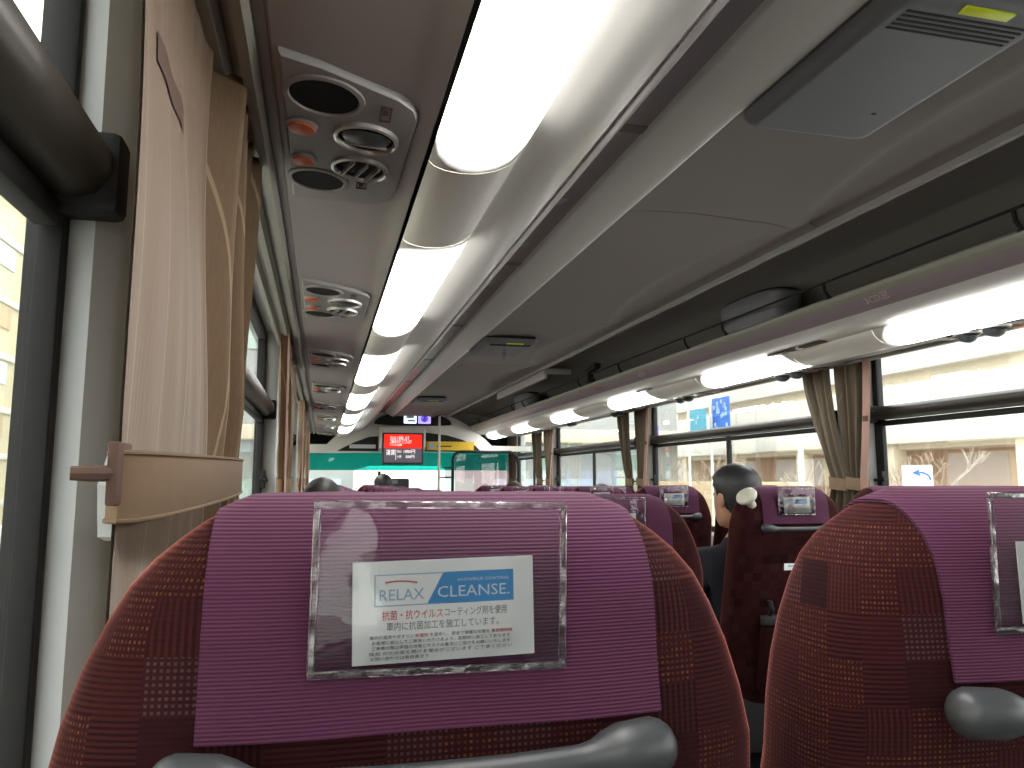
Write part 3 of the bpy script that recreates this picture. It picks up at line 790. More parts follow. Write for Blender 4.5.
def make_seat(near, grip):
    t = thing('coach_seat', 'x', 'seat')
    br = backrest(MQ).build('backrest', t, sharp=60)
    bv = bvh_of(br)
    mb, outer, path = drape(bv, 0.132, CR - 0.127, CR - 0.17, 0.0035, COV, seed=3)
    cv = mb.build('headrest_cover', t, sharp=60)
    # hems: a raised double fold along the rear bottom
    pk_z = CR - 0.049; pk_x = -0.002; sl = 0.0
    ysurf = rear_y(pk_z) - 0.0062
    rot = Matrix.Rotation(R(-1.5), 4, 'Y')
    pk = pocket_mesh().build('clear_pocket', cv); pk.location = (pk_x, ysurf, pk_z); pk.rotation_euler = (R(0), R(0.8), 0)
    we = welt_mesh().build('pocket_welt', cv); we.location = (pk_x, ysurf, pk_z); we.rotation_euler = (0, R(0.8), 0)
    cd = card_mesh(near).build('notice_card', cv); cd.location = (pk_x + 0.0015, ysurf - 0.0012, pk_z - 0.0125); cd.rotation_euler = (0, R(-1.0), 0); cd.scale = (1, 1, 0.9)
    # grab handle: fat end lugs and a thinner bowed bar
    mb = MB(); zh = CR - 0.140
    pts = []; rs = []
    qs = [-1, -0.995, -0.985, -0.97, -0.95, -0.92] + [-0.88 + 1.76 * k / 30 for k in range(31)] + [0.92, 0.95, 0.97, 0.985, 0.995, 1]
    for q in qs:
        x = -0.010 + 0.142 * q; e = abs(q)
        bow = (1 - e ** 2.5)
        pts.append((x, rear_y(zh) - 0.016 - 0.014 * bow, zh - 0.004 * bow))
        r_ = 0.0085 + 0.0075 * max(0, min(1, (e - 0.62) / 0.12))
        if e > 0.90: r_ *= math.sqrt(max(0.004, 1 - ((e - 0.90) / 0.10) ** 2))
        rs.append(r_)
    mb.tube(pts, rs, MT['handle'], n=20)
    mb.build('grab_handle', t)
    # lower rear: label, net pocket, hook, drink ledge
    yl = rear_y(CR - 0.25)
    mb = MB(); zl = CR - 0.275; yy = rear_y(zl)
    mb.box(-0.045, 0.015, yy - 0.002, yy + 0.001, zl - 0.014, zl + 0.014, MT['white'])
    mb.box(-0.030, 0.0, yy - 0.0028, yy - 0.0018, zl - 0.003, zl + 0.004, MT['paleblue']); mb.build('notice_sticker', t)
    mb = MB(); z0, z1 = CR - 0.72, CR - 0.475
    pr = [(-0.10, z0), (-0.115, z0 + 0.03), (-0.118, z1 - 0.005), (0.155, z1 - 0.005), (0.155, z0 + 0.02), (0.14, z0)]
    y_t, y_b = rear_y(z1), rear_y(z0)
    rg = []
    for dy in (0.004, -0.014, -0.024):
        k = 1.0 if dy > -0.02 else 0.94
        rg.append([Vector((0.02 + (x - 0.02) * k, (y_t + (y_b - y_t) * (z1 - z) / (z1 - z0)) + dy, (z0 + z1) / 2 + (z - (z0 + z1) / 2) * k)) for x, z in pr])
    mb.loft(rg, MQ); mb.build('pocket', t)
    mb = MB(); mb.box(-0.122, 0.158, rear_y(z1 + 0.012) - 0.028, rear_y(z1 + 0.012) + 0.004, z1 - 0.004, z1 + 0.030, MT['seatbase'], bev=0.006); mb.build('pocket_band', t)
    mb = MB(); zk = z1 + 0.055
    mb.tube([(-0.098, rear_y(zk) + 0.004, zk + 0.02), (-0.098, rear_y(zk) - 0.022, zk + 0.022), (-0.098, rear_y(zk) - 0.030, zk), (-0.098, rear_y(zk) - 0.022, zk - 0.016), (-0.098, rear_y(zk) - 0.012, zk - 0.018)], 0.008, MT['black'], n=10)
    mb.build('hook', t)
    # cushion, arm rests, frame
    mb = MB(); mb.box(-0.222, 0.222, 0.20, 0.70, 0.30, 0.45, MQ, bev=0.045, seg=4); mb.build('cushion', t)
    for sx in (-1, 1):
        mb = MB(); xs = sx * 0.226
        pr = [(0.16, 0.60), (0.20, 0.645), (0.50, 0.655), (0.545, 0.635), (0.55, 0.60), (0.50, 0.59), (0.24, 0.575)]
        n = len(pr)
        mb.poly(pr, xs - 0.012, xs + 0.012, MT['seatbase'], axis='x')
        mb.build('armrest', t)
    mb = MB(); mb.box(-0.20, 0.20, 0.22, 0.66, 0.21, 0.30, MT['seatbase'], bev=0.015)
    mb.box(-0.17, -0.12, 0.26, 0.60, 0.0, 0.22, MT['seatbase'], bev=0.008); mb.box(0.12, 0.17, 0.26, 0.60, 0.0, 0.22, MT['seatbase'], bev=0.008)
    mb.box(-0.205, 0.205, 0.13, 0.22, 0.30, 0.62, MT['seatbase'], bev=0.02)
    mb.build('frame', t)
    mb = MB()
    mb.tube([(-0.16, 0.24, 0.20), (-0.16, 0.12, 0.15), (0.16, 0.12, 0.15), (0.16, 0.24, 0.20)], 0.014, MT['seatbase'], n=8)
    mb.box(-0.17, 0.17, 0.06, 0.16, 0.14, 0.165, MT['seatbase'], bev=0.008); mb.build('footrest', t)
    if grip:
        M = Matrix.Translation((-0.170, 0.02, CR - 0.050)) @ Matrix.Rotation(R(-42), 4, 'Y') @ Matrix.Rotation(R(18), 4, 'X')
        mb = MB(); mb.lathe([(0.016, -0.02), (0.015, 0.010), (0.022, 0.014), (0.034, 0.018), (0.038, 0.026), (0.036, 0.034), (0.026, 0.041), (0.012, 0.044), (0.001, 0.0445)], MT['cream'], M=M, n=28)
        mb.build('side_grip', t)
    return t

protoL = make_seat(True, False)
protoG = make_seat(True, True)
PITCH = 0.98
SXL = (0.071, 0.549); SXR = (1.63, 2.11)
RL = [0.452 + PITCH * k for k in range(9)]; RR = [2.43 + PITCH * k for k in range(-1, 6)]
ordw = ['nearest', 'second', 'third', 'fourth', 'fifth', 'sixth', 'seventh', 'eighth', 'ninth']
def zoff(k): return 0.0 if k < 0.5 else max(-0.055, -0.012 - 0.012 * k)
usedL = usedG = False
def place(proto, used, x, y, k, label, group):
    t = copy_tree(proto) if used else proto
    t.location = (x, y, ZC - CR - 0.010 + zoff(k) + (0.0 if y > 0.5 else (-0.002 if x < 0.3 else 0.001))); tag(t, label, 'seat', group)
    return t
for k, y in enumerate(RL):
    for c, x in enumerate(SXL):
        if k == 0:
            lab = ('big maroon coach seat filling the lower left, card pocket on its plum cover', 'big maroon coach seat at the lower right edge, its plum cover cut off')[c]; gr = None
        elif k == 1 and c == 1: lab, gr = 'maroon seat whose plum cover shows between the two big near seats', None
        else:
            lab = 'maroon seat with plum cover, %s row from the camera, %s of the left pair' % (ordw[k], ('window side', 'aisle side')[c]); gr = None
        st = place(protoL, usedL, x, y, k, lab, 'coach seats left of the aisle'); usedL = True
        if k == 0 and c == 1:
            for ch in kids(st):
                if ch.name.startswith('headrest'):
                    for g in kids(ch): g.location.x -= 0.024
for k, y in enumerate(RR):
    for c, x in enumerate(SXR):
        if k == 1 and c == 0: lab = 'maroon aisle seat with cream grip knob, the greying man sitting in it'
        elif k == 2 and c == 0: lab = 'maroon aisle seat with white card, one row ahead of the greying man'
        else: lab = 'maroon seat right of the aisle, %s row, %s' % (ordw[k], ('aisle side', 'window side')[c])
        if c == 0 and k == 1: place(protoG, False, x, y, max(0.6, k - 1), lab, 'coach seats right of the aisle')
        else: place(protoL, True, x, y, max(0.6, k - 1), lab, 'coach seats right of the aisle')

# ------------------------------------------------------------------ curtains
LASTFRONT = []
def curtain(side, y0, y1, yt0, yt1, xc, mt, tmt, label, group, depth=0.028, npl=8, flat=0.0, trim=False, ztop=None, zt=ZC - 0.02, hook=True, trimside=1):
    """pleated cloth hung from the track; y0..y1 at the top, yt0..yt1 where the tie gathers it"""
    def X(x): return x if side < 0 else XR - x
    t = thing('curtain', label, 'curtain', (X(xc), (y0 + y1) / 2, 0), group=group)
    ox, oy = X(xc), (y0 + y1) / 2; sg = 1 if side < 0 else -1
    ztop = ztop or ZC + 0.535; zbot = ZC - 0.50
    nz = 40; ny = npl * 12
    rings = []; uvs = []
    seed = random.Random(int(abs(y0) * 100) + (7 if side > 0 else 0))
    ph = [seed.random() * 0.9 for _ in range(npl + 1)]
    front = []; back = []
    Lc = abs(y1 - y0) * 1.6
    for i in range(nz + 1):
        z = ztop + (zbot - ztop) * i / nz
        if z > zt: q = (ztop - z) / (ztop - zt); q = q ** 1.4
        else: q = 1 - 0.55 * min(1, (zt - z) / 0.35) ** 0.8
        a = y0 + (yt0 - y0) * q; b = y1 + (yt1 - y1) * q
        pinch = 1 - 0.45 * max(0, 1 - abs(z - zt) / 0.10)
        row = []; rb_ = []
        for j in range(ny + 1):
            s = j / ny
            y = a + (b - a) * s
            k = 1.0 if s > flat else (0.03 if s < flat - 0.06 else 0.03 + 0.97 * (s - flat + 0.06) / 0.06)
            sw = math.sin(2 * math.pi * npl * s + 1.3 * math.sin(2 * math.pi * s * 2 + ph[0] * 5))
            x = depth * pinch * k * (sw * 0.5 + 0.18 * math.sin(5 * s * math.pi + z * 4 + ph[1] * 6)) + 0.004 * math.sin(z * 9 + s * 5)
            y += 0.25 * (b - a) / npl * k * 0.35 * math.cos(2 * math.pi * npl * s) 
            row.append(Vector((sg * x, y - oy, z))); rb_.append(Vector((sg * (x - 0.0025), y - oy, z)))
        front.append(row); back.append(rb_)
        uvs += [(s_ * Lc / ny, z) for s_ in range(ny + 1)]
    LASTFRONT[:] = front
    mb = MB()
    mb.loft(front, mt, closed=False, uvs=uvs)
    mb.loft([list(r_)[::-1] for r_ in back], mt, closed=False, uvs=uvs)
    mb.build('drape', t, sharp=80)
    if trim:
        mb = MB(); ys = y1 if trimside > 0 else y0; yts = yt1 if trimside > 0 else yt0
        rg = []
        for i in range(0, nz + 1, 2):
            z = ztop + (zbot - ztop) * i / nz
            if z > zt: q = ((ztop - z) / (ztop - zt)) ** 1.4
            else: q = 1 - 0.55 * min(1, (zt - z) / 0.35) ** 0.8
            yy = ys + (yts - ys) * q - oy
            rg.append([Vector((sg * 0.020, yy - 0.022, z)), Vector((sg * 0.020, yy + 0.022, z)), Vector((sg * 0.014, yy + 0.022, z)), Vector((sg * 0.014, yy - 0.022, z))])
        mb.loft(rg, MT['pinktrim']); o = mb.build('edge_band', t)
        m2 = MB(); z = ztop - 0.27; q = ((ztop - z) / (ztop - zt)) ** 1.4; yy = ys + (yts - ys) * q - oy
        m2.box(min(sg * 0.019, sg * 0.0225), max(sg * 0.019, sg * 0.0225), yy - 0.016, yy + 0.016, z - 0.012, z + 0.012, MT['brown']); m2.build('velcro_patch', o)
    # tie band
    mb = MB(); rg = []
    ha, hb = depth * 0.5 * 0.75 + 0.010, (yt1 - yt0) / 2 + 0.016; yc_ = (yt0 + yt1) / 2 - oy
    for zz_ in (zt - 0.030, zt - 0.028, zt + 0.024, zt + 0.026):
        rg.append([Vector((ha * math.copysign(abs(math.cos(a)) ** 0.7, math.cos(a)) * (1 if -0.029 < zz_ - zt < 0.025 else 0.97), yc_ + hb * math.sin(a), zz_ + 0.006 * math.sin(a))) for a in [2 * math.pi * k / 28 for k in range(28)]])
    mb.loft(rg, tmt, cap=False)
    for rr_ in (rg[1], rg[2]): mb.tube(list(rr_) + [rr_[0]], 0.0018, tmt, n=6, cap=False)
    tb = mb.build('tie_band', t)
    if hook:
        mb = MB(); ex = 1 if trimside > 0 else -1
        ye = (yt0 if hook == 'near' else yt1) - oy
        d = -1 if hook == 'near' else 1
        mb.box(min(-sg * 0.006, sg * 0.002), max(-sg * 0.006, sg * 0.002), min(ye - d * 0.012, ye + d * 0.030), max(ye - d * 0.012, ye + d * 0.030), zt - 0.022, zt + 0.026, MT['brown'], bev=0.002)
        mb.tube([(-sg * 0.004, ye + d * 0.024, zt + 0.002), (-sg * 0.014, ye + d * 0.040, zt + 0.002), (-sg * 0.026, ye + d * 0.044, zt + 0.002)], [0.006, 0.006, 0.005], MT['brown'], n=8)
        mb.build('tie_strap', t)
    return t

# left side: the big near curtain and the ones further on
tn = curtain(-1, 0.605, 1.30, 0.66, 1.42, -0.150, MT['curtain'], MT['tie'], 'broad tan curtain tied back beside the near left window pillar', None, depth=0.055, npl=10, flat=0.56, hook='near', zt=ZC + 0.002)
# stitched velcro patch and hem seam on the near curtain
sub = [[p + Vector((0.0015, 0, 0)) for p in row if -0.285 < p.y < -0.130] for row in LASTFRONT if ZC + 0.330 < row[0].z < ZC + 0.392]
nmin = min(len(q) for q in sub); sub = [q[:nmin] for q in sub]
mb = MB(); mb.loft(sub, MT['brown'], closed=False); mb.build('velcro_patch', tn)
gl = 'tan curtains along the left windows'
curtain(-1, 2.92, 3.30, 3.02, 3.26, -0.150, MT['curtain'], MT['tie'], 'tan curtain at the second left pillar, first beyond the big near curtain', gl, npl=6, trim=True, trimside=-1)
curtain(-1, 3.42, 3.80, 3.46, 3.70, -0.150, MT['curtain'], MT['tie'], 'tan curtain just past the second left pillar', gl, npl=6)
curtain(-1, 5.42, 5.82, 5.50, 5.76, -0.150, MT['curtain'], MT['tie'], 'tan curtain just before the third left pillar', gl, npl=6, trim=True, trimside=-1)
curtain(-1, 5.96, 6.34, 6.0, 6.24, -0.150, MT['curtain'], MT['tie'], 'tan curtain just past the third left pillar', gl, npl=6)
curtain(-1, 7.95, 8.34, 8.05, 8.30, -0.150, MT['curtain'], MT['tie'], 'tan curtain at the front left pillar', gl, npl=6, trim=True, trimside=-1)
gr_ = 'brown curtains along the right windows'
curtain(1, 3.20, 3.40, 3.10, 3.20, -0.115, MT['curtain_backlit'], MT['tie2'], 'brown curtain of the nearest right pair, on the front side of its pillar', gr_, npl=5, hook='near')
curtain(1, 2.90, 3.12, 2.96, 3.08, -0.115, MT['curtain_backlit'], MT['tie2'], 'brown curtain with pinkish edge band, nearest right pair, closest to the camera', gr_, npl=5, trim=True, trimside=-1, hook='far')
curtain(1, 5.68, 5.88, 5.64, 5.74, -0.115, MT['curtain_backlit'], MT['tie2'], 'brown curtain of the second right pair, front side of its pillar', gr_, npl=5, hook='near')
curtain(1, 5.28, 5.54, 5.36, 5.52, -0.115, MT['curtain_backlit'], MT['tie2'], 'brown curtain with pinkish edge band at the second right pillar', gr_, npl=5, trim=True, trimside=-1, hook='far')
curtain(1, 8.18, 8.54, 8.20, 8.36, -0.115, MT['curtain_backlit'], MT['tie2'], 'brown curtain of the third right pair, front side of its pillar', gr_, npl=5, hook='near')
curtain(1, 7.69, 8.04, 7.82, 8.00, -0.115, MT['curtain_backlit'], MT['tie2'], 'brown curtain with pinkish edge band at the third right pillar', gr_, npl=5, trim=True, trimside=-1, hook='far')
curtain(1, 9.35, 9.75, 9.45, 9.7, -0.115, MT['curtain_backlit'], MT['tie2'], 'brown curtain nearest the windscreen on the right', gr_, npl=5, hook=None)

# curtain tie hook plate on the near pillar
t = thing('tie_hook', 'pale plastic tieback hook on the near left pillar, holding the brown strap', 'hook', (-0.165, 0.72, ZC - 0.005))
mb = MB()
mb.poly([(-0.060, 0.0), (-0.050, -0.040), (-0.025, -0.045), (-0.008, -0.01), (-0.004, 0.025), (-0.03, 0.03)], -0.004, 0.008, MT['wall'], axis='x')
mb.build('hook_plate', t)
mb = MB(); mb.box(0.002, 0.016, -0.060, -0.018, -0.008, 0.008, MT['brown'], bev=0.003); mb.build('strap_loop', t)

# ------------------------------------------------------------------ front of the bus
mb = MB()
# front bulkhead with arched display housing
YF = 9.30
mb.box(-0.30, XR + 0.30, YF + 0.02, YF + 0.07, ZC + 0.60, ZC + 0.92, MT['rackin'])
arch = []
for k in range(25):
    q = -1 + 2 * k / 24
    arch.append((1.02 + 0.98 * q, ZC + 0.40 + 0.42 * (1 - abs(q) ** 2.4)))
out_ = [(-0.26, ZC + 0.30), (-0.26, ZC + 0.40)] + arch + [(XR + 0.26, ZC + 0.40), (XR + 0.26, ZC + 0.34)]
mb.poly(out_, YF - 0.10, YF + 0.05, MT['rack'])
struct('wall_front', mb)
# bulkhead side below: dashboards
t = thing('destination_display', 'black oval panel with two small lit signs above the front screen', 'sign', (1.04, YF - 0.10, ZC + 0.70))
mb = MB(); o_ = [(0.46 * math.copysign(abs(math.cos(a)) ** 0.8, math.cos(a)), -0.05 + max(0, 0.135 * math.sin(a)) if math.sin(a) > 0 else -0.05 + 0.02 * math.sin(a)) for a in [2 * math.pi * k / 40 for k in range(40)]]
mb.poly(o_, -0.03, 0.0, MT['black']); mb.build('panel', t)
for nm, x0, x1, col in (('lit_sign', -0.115, 0.035, (0.75, 0.85, 0.95)), ('lit_sign', 0.055, 0.205, (0.45, 0.36, 0.95))):
    mb = MB(); em = mat('lit_sign_' + str(x0), col, 0.4, emit=col, estr=0.8)
    mb.box(x0, x1, -0.036, -0.03, -0.045, 0.075, em, bev=0.01); o = mb.build(nm, t)
    m2 = MB()
    if x0 > 0:
        em2 = mat('sign_mark', (0.2, 0.15, 0.7), 0.4)
        m2.lathe([(0.040, -0.001), (0.040, 0.001), (0.028, 0.001), (0.028, -0.001)], em2, M=Matrix.Translation(((x0 + x1) / 2, -0.037, 0.015)) @ Matrix.Rotation(R(90), 4, 'X'))
        m2.box((x0 + x1) / 2 - 0.008, (x0 + x1) / 2 + 0.008, -0.0385, -0.0365, -0.01, 0.04, em2)
    else:
        em2 = mat('sign_mark_pale', (0.5, 0.62, 0.72), 0.4)
        m2.box(x0 + 0.03, x1 - 0.03, -0.0385, -0.0365, 0.02, 0.05, em2); m2.box(x0 + 0.05, x1 - 0.02, -0.0385, -0.0365, -0.02, 0.0, em2)
    m2.build('sign_mark', o)

# the hanging screen
E_red = mat('screen_red', (0.7, 0.02, 0.01), 0.3, emit=(0.93, 0.014, 0.004), estr=0.85)
E_dark = mat('screen_dark', (0.05, 0.05, 0.055), 0.3, emit=(0.09, 0.08, 0.10), estr=0.6)
E_white = mat('screen_white', (0.8, 0.8, 0.8), 0.3, emit=(1.0, 0.85, 0.88), estr=0.85)
t = thing('passenger_screen', 'small hanging screen with a red upper half and white lettering', 'screen', (0.905, YF - 0.26, ZC + 0.36))
W2, H2 = 0.240, 0.195
mb = MB(); mb.box(-W2, W2, -0.03, 0.03, -H2, H2 - 0.02, MT['seatbase'], bev=0.015); mb.build('bezel', t)
mb = MB(); mb.box(-W2 - 0.03, W2 + 0.03, 0.0, 0.16, -0.02, H2 + 0.06, MT['rack'], bev=0.03, seg=3); mb.build('housing', t)
mb = MB(); mb.box(-W2 + 0.022, W2 - 0.022, -0.034, -0.03, -0.005, H2 - 0.04, E_red); ds = mb.build('display', t)
mb = MB(); mb.box(-W2 + 0.022, W2 - 0.022, -0.034, -0.03, -H2 + 0.025, -0.006, E_dark); d2 = mb.build('display', t)
Mx = Matrix.Rotation(R(90), 4, 'X')
mb = MB()
mb.text('まもなく発車します', 0.05, E_white, Matrix.Translation((-0.155, -0.036, 0.108)) @ Mx, 0.001, 'LEFT', 0.22)
mb.text('ご乗車ありがとうございます', 0.05, E_white, Matrix.Translation((-0.155, -0.036, 0.066)) @ Mx, 0.001, 'LEFT', 0.25)
mb.text('シートベルトをお締め', 0.03, E_white, Matrix.Translation((-0.155, -0.036, 0.030)) @ Mx, 0.001, 'LEFT', 0.14)
mb.build('screen_text', ds)
mb = MB()
mb.text('運賃', 0.07, E_white, Matrix.Translation((-0.195, -0.036, -0.06)) @ Mx, 0.001, 'LEFT', 0.10)
mb.text('次は', 0.035, E_white, Matrix.Translation((-0.07, -0.036, -0.045)) @ Mx, 0.001, 'LEFT', 0.05)
mb.text('1000円', 0.05, E_white, Matrix.Translation((0.0, -0.036, -0.045)) @ Mx, 0.001, 'LEFT', 0.13)
mb.text('小児', 0.035, E_white, Matrix.Translation((-0.07, -0.036, -0.105)) @ Mx, 0.001, 'LEFT', 0.05)
mb.text('500円', 0.045, E_white, Matrix.Translation((0.03, -0.036, -0.105)) @ Mx, 0.001, 'LEFT', 0.10)
mb.box(-0.085, -0.081, -0.037, -0.034, -0.14, -0.02, E_white)
mb.build('screen_text', d2)

# display strips in the header, left (dark) and right (yellow)
t = thing('header_strip', 'dark info strip with pale bars left of the hanging screen', 'info strip', (0.46, YF - 0.11, ZC + 0.40))
mb = MB(); mb.poly([(-0.30, -0.075), (0.17, -0.075), (0.17, 0.10), (0.06, 0.09), (-0.12, 0.02)], -0.02, 0.0, MT['black']); mb.build('backing', t)
mb = MB(); mb.box(-0.16, 0.14, -0.025, -0.02, -0.045, 0.0, MT['whiteplate']); mb.build('label_bar', t)
t = thing('header_strip', 'yellow notice strip on black, right of the hanging screen', 'info strip', (1.45, YF - 0.11, ZC + 0.40))
mb = MB(); mb.poly([(-0.26, -0.075), (0.42, -0.075), (0.34, 0.0), (0.18, 0.07), (0.0, 0.12), (-0.26, 0.15)], -0.02, 0.0, MT['black']); mb.build('backing', t)
yel = mat('amber_notice', (0.80, 0.52, 0.03), 0.5)
mb = MB(); mb.box(-0.25, 0.32, -0.026, -0.02, -0.060, 0.045, yel); mb.build('notice', t)
mb = MB(); mb.box(-0.22, -0.16, -0.030, -0.026, -0.045, 0.03, MT['paleblue']); mb.box(-0.13, 0.05, -0.028, -0.025, -0.02, -0.005, MT['brown']); mb.build('lettering', t)

# grip poles hanging by the header
t = thing('grab_pole', 'thin cream grab pole standing right of the hanging screen', 'pole', (1.32, 8.95, 0))
mb = MB(); mb.tube([(0, 0, 0.0), (0, 0, ZC + 0.73)], 0.014, MT['cream'], n=10); mb.build('pole', t)
mb = MB(); mb.lathe([(0.03, 0), (0.03, 0.01), (0.016, 0.02)], MT['cream']); mb.build('base_flange', t)

# windshield
wnum += 1
mb = MB(); yw = 10.35
mb.box(-0.36, -0.24, 9.80, yw + 0.1, 0.0, ZC + 0.62, MT['wall'], bev=0.02); mb.box(XR + 0.24, XR + 0.36, 9.80, yw + 0.1, 0.0, ZC + 0.62, MT['wall'], bev=0.02)
mb.box(-0.36, XR + 0.36, yw - 0.04, yw + 0.04, 0.0, 0.72, MT['black'], bev=0.02)
mb.box(-0.36, XR + 0.36, yw - 0.04, yw + 0.04, ZC + 0.42, ZC + 0.62, MT['black'], bev=0.02)
mb.box(-0.36, XR + 0.36, Y1, yw + 0.04, ZC + 0.62, ZC + 0.68, MT['rackin'])
fw = mb.build('window_%d' % wnum); fw['kind'] = 'structure'
mb = MB(); mb.box(-0.25, XR + 0.25, yw - 0.003, yw + 0.003, 0.72, ZC + 0.115, SMOKE); mb.build('glass_pane', fw)
mb = MB(); mb.box(-0.25, XR + 0.25, yw - 0.003, yw + 0.003, ZC + 0.115, ZC + 0.42, TINT); mb.build('tinted_band', fw)
mb = MB(); mb.tube([(0.72, yw - 0.05, 0.72), (0.73, yw - 0.05, ZC + 0.10)], 0.02, MT['rubber'], n=8); mb.build('wiper', fw)

# dashboard with fare box and mirror gadgets
t = thing('dashboard', 'dark dashboard along the foot of the windscreen', 'dashboard', (1.11, 10.0, 0))
mb = MB(); mb.poly([(-0.30, 0.0), (0.28, 0.0), (0.28, 0.95), (0.10, 1.00), (-0.18, 0.98), (-0.30, 0.90)], -1.33, 1.33, MT['seatbase'], axis='x'); mb.build('body', t)
t = thing('fare_box', 'dark box with a small display on the dashboard below the screen', 'fare box', (0.90, 9.55, 0))
mb = MB(); mb.box(-0.13, 0.13, -0.12, 0.12, 0.0, ZC + 0.005, MT['seatbase'], bev=0.02); mb.build('body', t)
mb = MB(); mb.box(-0.11, -0.01, -0.126, -0.12, ZC - 0.06, ZC - 0.01, E_dark); mb.box(0.01, 0.10, -0.126, -0.12, ZC - 0.06, ZC - 0.01, MT['handle']); mb.build('display', t)

# driver's partition: bent black hoop with clear screen
t = thing('driver_partition', "bent black tube hoop with clear panel behind the driver's place", 'partition', (1.85, 9.0, 0))
mb = MB()
hoop = [(-0.36, 0, 0.0), (-0.36, 0, ZC + 0.22)] + [(-0.36 + 0.10 - 0.10 * math.cos(R(a)), 0, ZC + 0.22 + 0.10 * math.sin(R(a))) for a in (20, 40, 60, 80, 90)] + [(0.34, 0, ZC + 0.32), (0.42, 0, ZC + 0.27), (0.44, 0, ZC + 0.15), (0.44, 0, 0.0)]
mb.tube(hoop, 0.018, MT['black'], n=10); mb.build('hoop', t)
ACR = glass('clear_screen_pink_reflection', (0.86, 0.74, 0.76), fmix=1.5)  # pink tint stands in for reflections on the clear panel
mb = MB(); mb.box(-0.33, 0.41, -0.004, 0.004, 0.25, ZC + 0.29, ACR); mb.build('clear_screen', t)
mb = MB(); mb.tube([(-0.36, -0.01, ZC + 0.13), (-0.53, -0.01, ZC + 0.13), (-0.53, -0.01, 0.6), (-0.36, -0.01, 0.6)], 0.012, MT['black'], n=8)
mb.tube([(-0.53, -0.01, ZC + 0.02), (-0.36, -0.01, ZC + 0.02)], 0.009, MT['black'], n=8); mb.build('side_frame', t)
mb = MB(); mb.box(-0.34, 0.42, -0.012, 0.012, 0.15, 0.75, MT['seatbase'], bev=0.01); mb.build('kick_panel', t)

# ------------------------------------------------------------------ rack contents on the right, plates, grilles, seat numbers
def housing(y, label, s=1.0):
    t = thing('speaker_housing', label, 'housing', (1.84, y, ZC + 0.614), group='rounded housings in the right rack')
    mb = MB(); rg = []
    L = 0.24 * s
    for k, (z, a) in enumerate(((0.0, 0.80), (0.05, 0.90), (0.11, 0.98), (0.150, 1.0), (0.165, 0.92))):
        rg.append([Vector((0.10 * a * math.copysign(abs(math.cos(q)) ** 0.6, math.cos(q)), L * a * math.copysign(abs(math.sin(q)) ** 0.7, math.sin(q)), z)) for q in [2 * math.pi * i / 32 for i in range(32)]])
    mb.loft(rg, MT['unit']); mb.build('body', t)
    mb = MB()
    pts = [(0.09 * math.copysign(abs(math.cos(q)) ** 0.6, math.cos(q)), L * 0.92 * math.copysign(abs(math.sin(q)) ** 0.7, math.sin(q)), 0.163) for q in [2 * math.pi * i / 32 for i in range(33)]]
    mb.tube(pts, 0.006, MT['rubber'], n=8, cap=False); mb.build('edge_trim', t)
housing(2.95, 'rounded dark grey housing behind the rail of the right rack, nearer one')
housing(6.9, 'rounded dark grey housing far forward in the right rack')

t = thing('folded_bracket', 'small dark bracket on the right rack rail, midway along', 'bracket', (1.715, 4.75, ZC + 0.64))
mb = MB(); mb.poly([(-0.10, 0.10), (-0.06, 0.115), (0.08, 0.085), (0.10, 0.03), (0.09, 0.0), (0.05, 0.0), (0.05, 0.06), (-0.08, 0.075)], -0.02, 0.02, MT['black'], axis='x'); mb.build('arm', t)
mb = MB(); mb.box(-0.03, 0.03, 0.03, 0.11, 0.0, 0.02, MT['black'], bev=0.004); mb.build('foot', t)
t = thing('rack_flap', 'long pale lip hanging open from the roof above the far right rack', 'flap', (1.46, 5.9, ZC + 0.70))
mb = MB(); mb.box(-0.012, 0.012, -0.9, 0.55, -0.02, 0.04, MT['under'], bev=0.005); mb.build('lip', t)
mb = MB(); mb.box(-0.01, 0.18, -0.92, -0.89, 0.01, 0.05, MT['rackin'], bev=0.005); mb.build('end_plate', t)

# white plates on the roof over the left rack
for i, y in enumerate([1.02, 2.02, 2.45, 2.98, 3.6, 4.3, 5.2]):
    mb = MB(); mb.box(0.0, 0.055, 0.0, 0.05, -0.004, 0.0, MT['whiteplate'], bev=0.001)
    wh = ['nearest the camera', 'second from the camera', 'third from the camera', 'fourth from the camera', 'fifth from the camera', 'sixth from the camera', 'farthest forward'][i]
    o = mb.build('label_plate', None, (0.615, y, ZC + 0.7995)); o.rotation_euler = (0, R(-3), R(14))
    tag(o, 'small white label plate above the left rack, ' + wh, 'label', 'white plates above the left rack')
# dark brown grilles by the right lamp
t = thing('speaker_grille', 'narrow brown grille along the right lamp strip, nearer one', 'grille', (XR - 0.33, 2.62, ZC + 0.540))
for y0, y1 in ((-0.02, 0.13), (0.15, 0.36)):
    mb = MB(); mb.box(-0.016, 0.016, y0, y1, -0.006, 0.0, MT['brown'], bev=0.002); mb.build('grille_mesh', t)
mb = MB(); mb.box(-0.017, 0.017, 0.132, 0.148, -0.010, 0.0, MT['white'], bev=0.002); mb.build('clip', t)
mb = MB(); mb.box(-0.012, 0.012, -0.10, 0.10, -0.006, 0.0, MT['panel'], bev=0.002)
o = mb.build('speaker_grille', None, (XR - 0.33, 4.35, ZC + 0.5405)); tag(o, 'thin grey grille between two right lamp strips, farther one', 'grille')
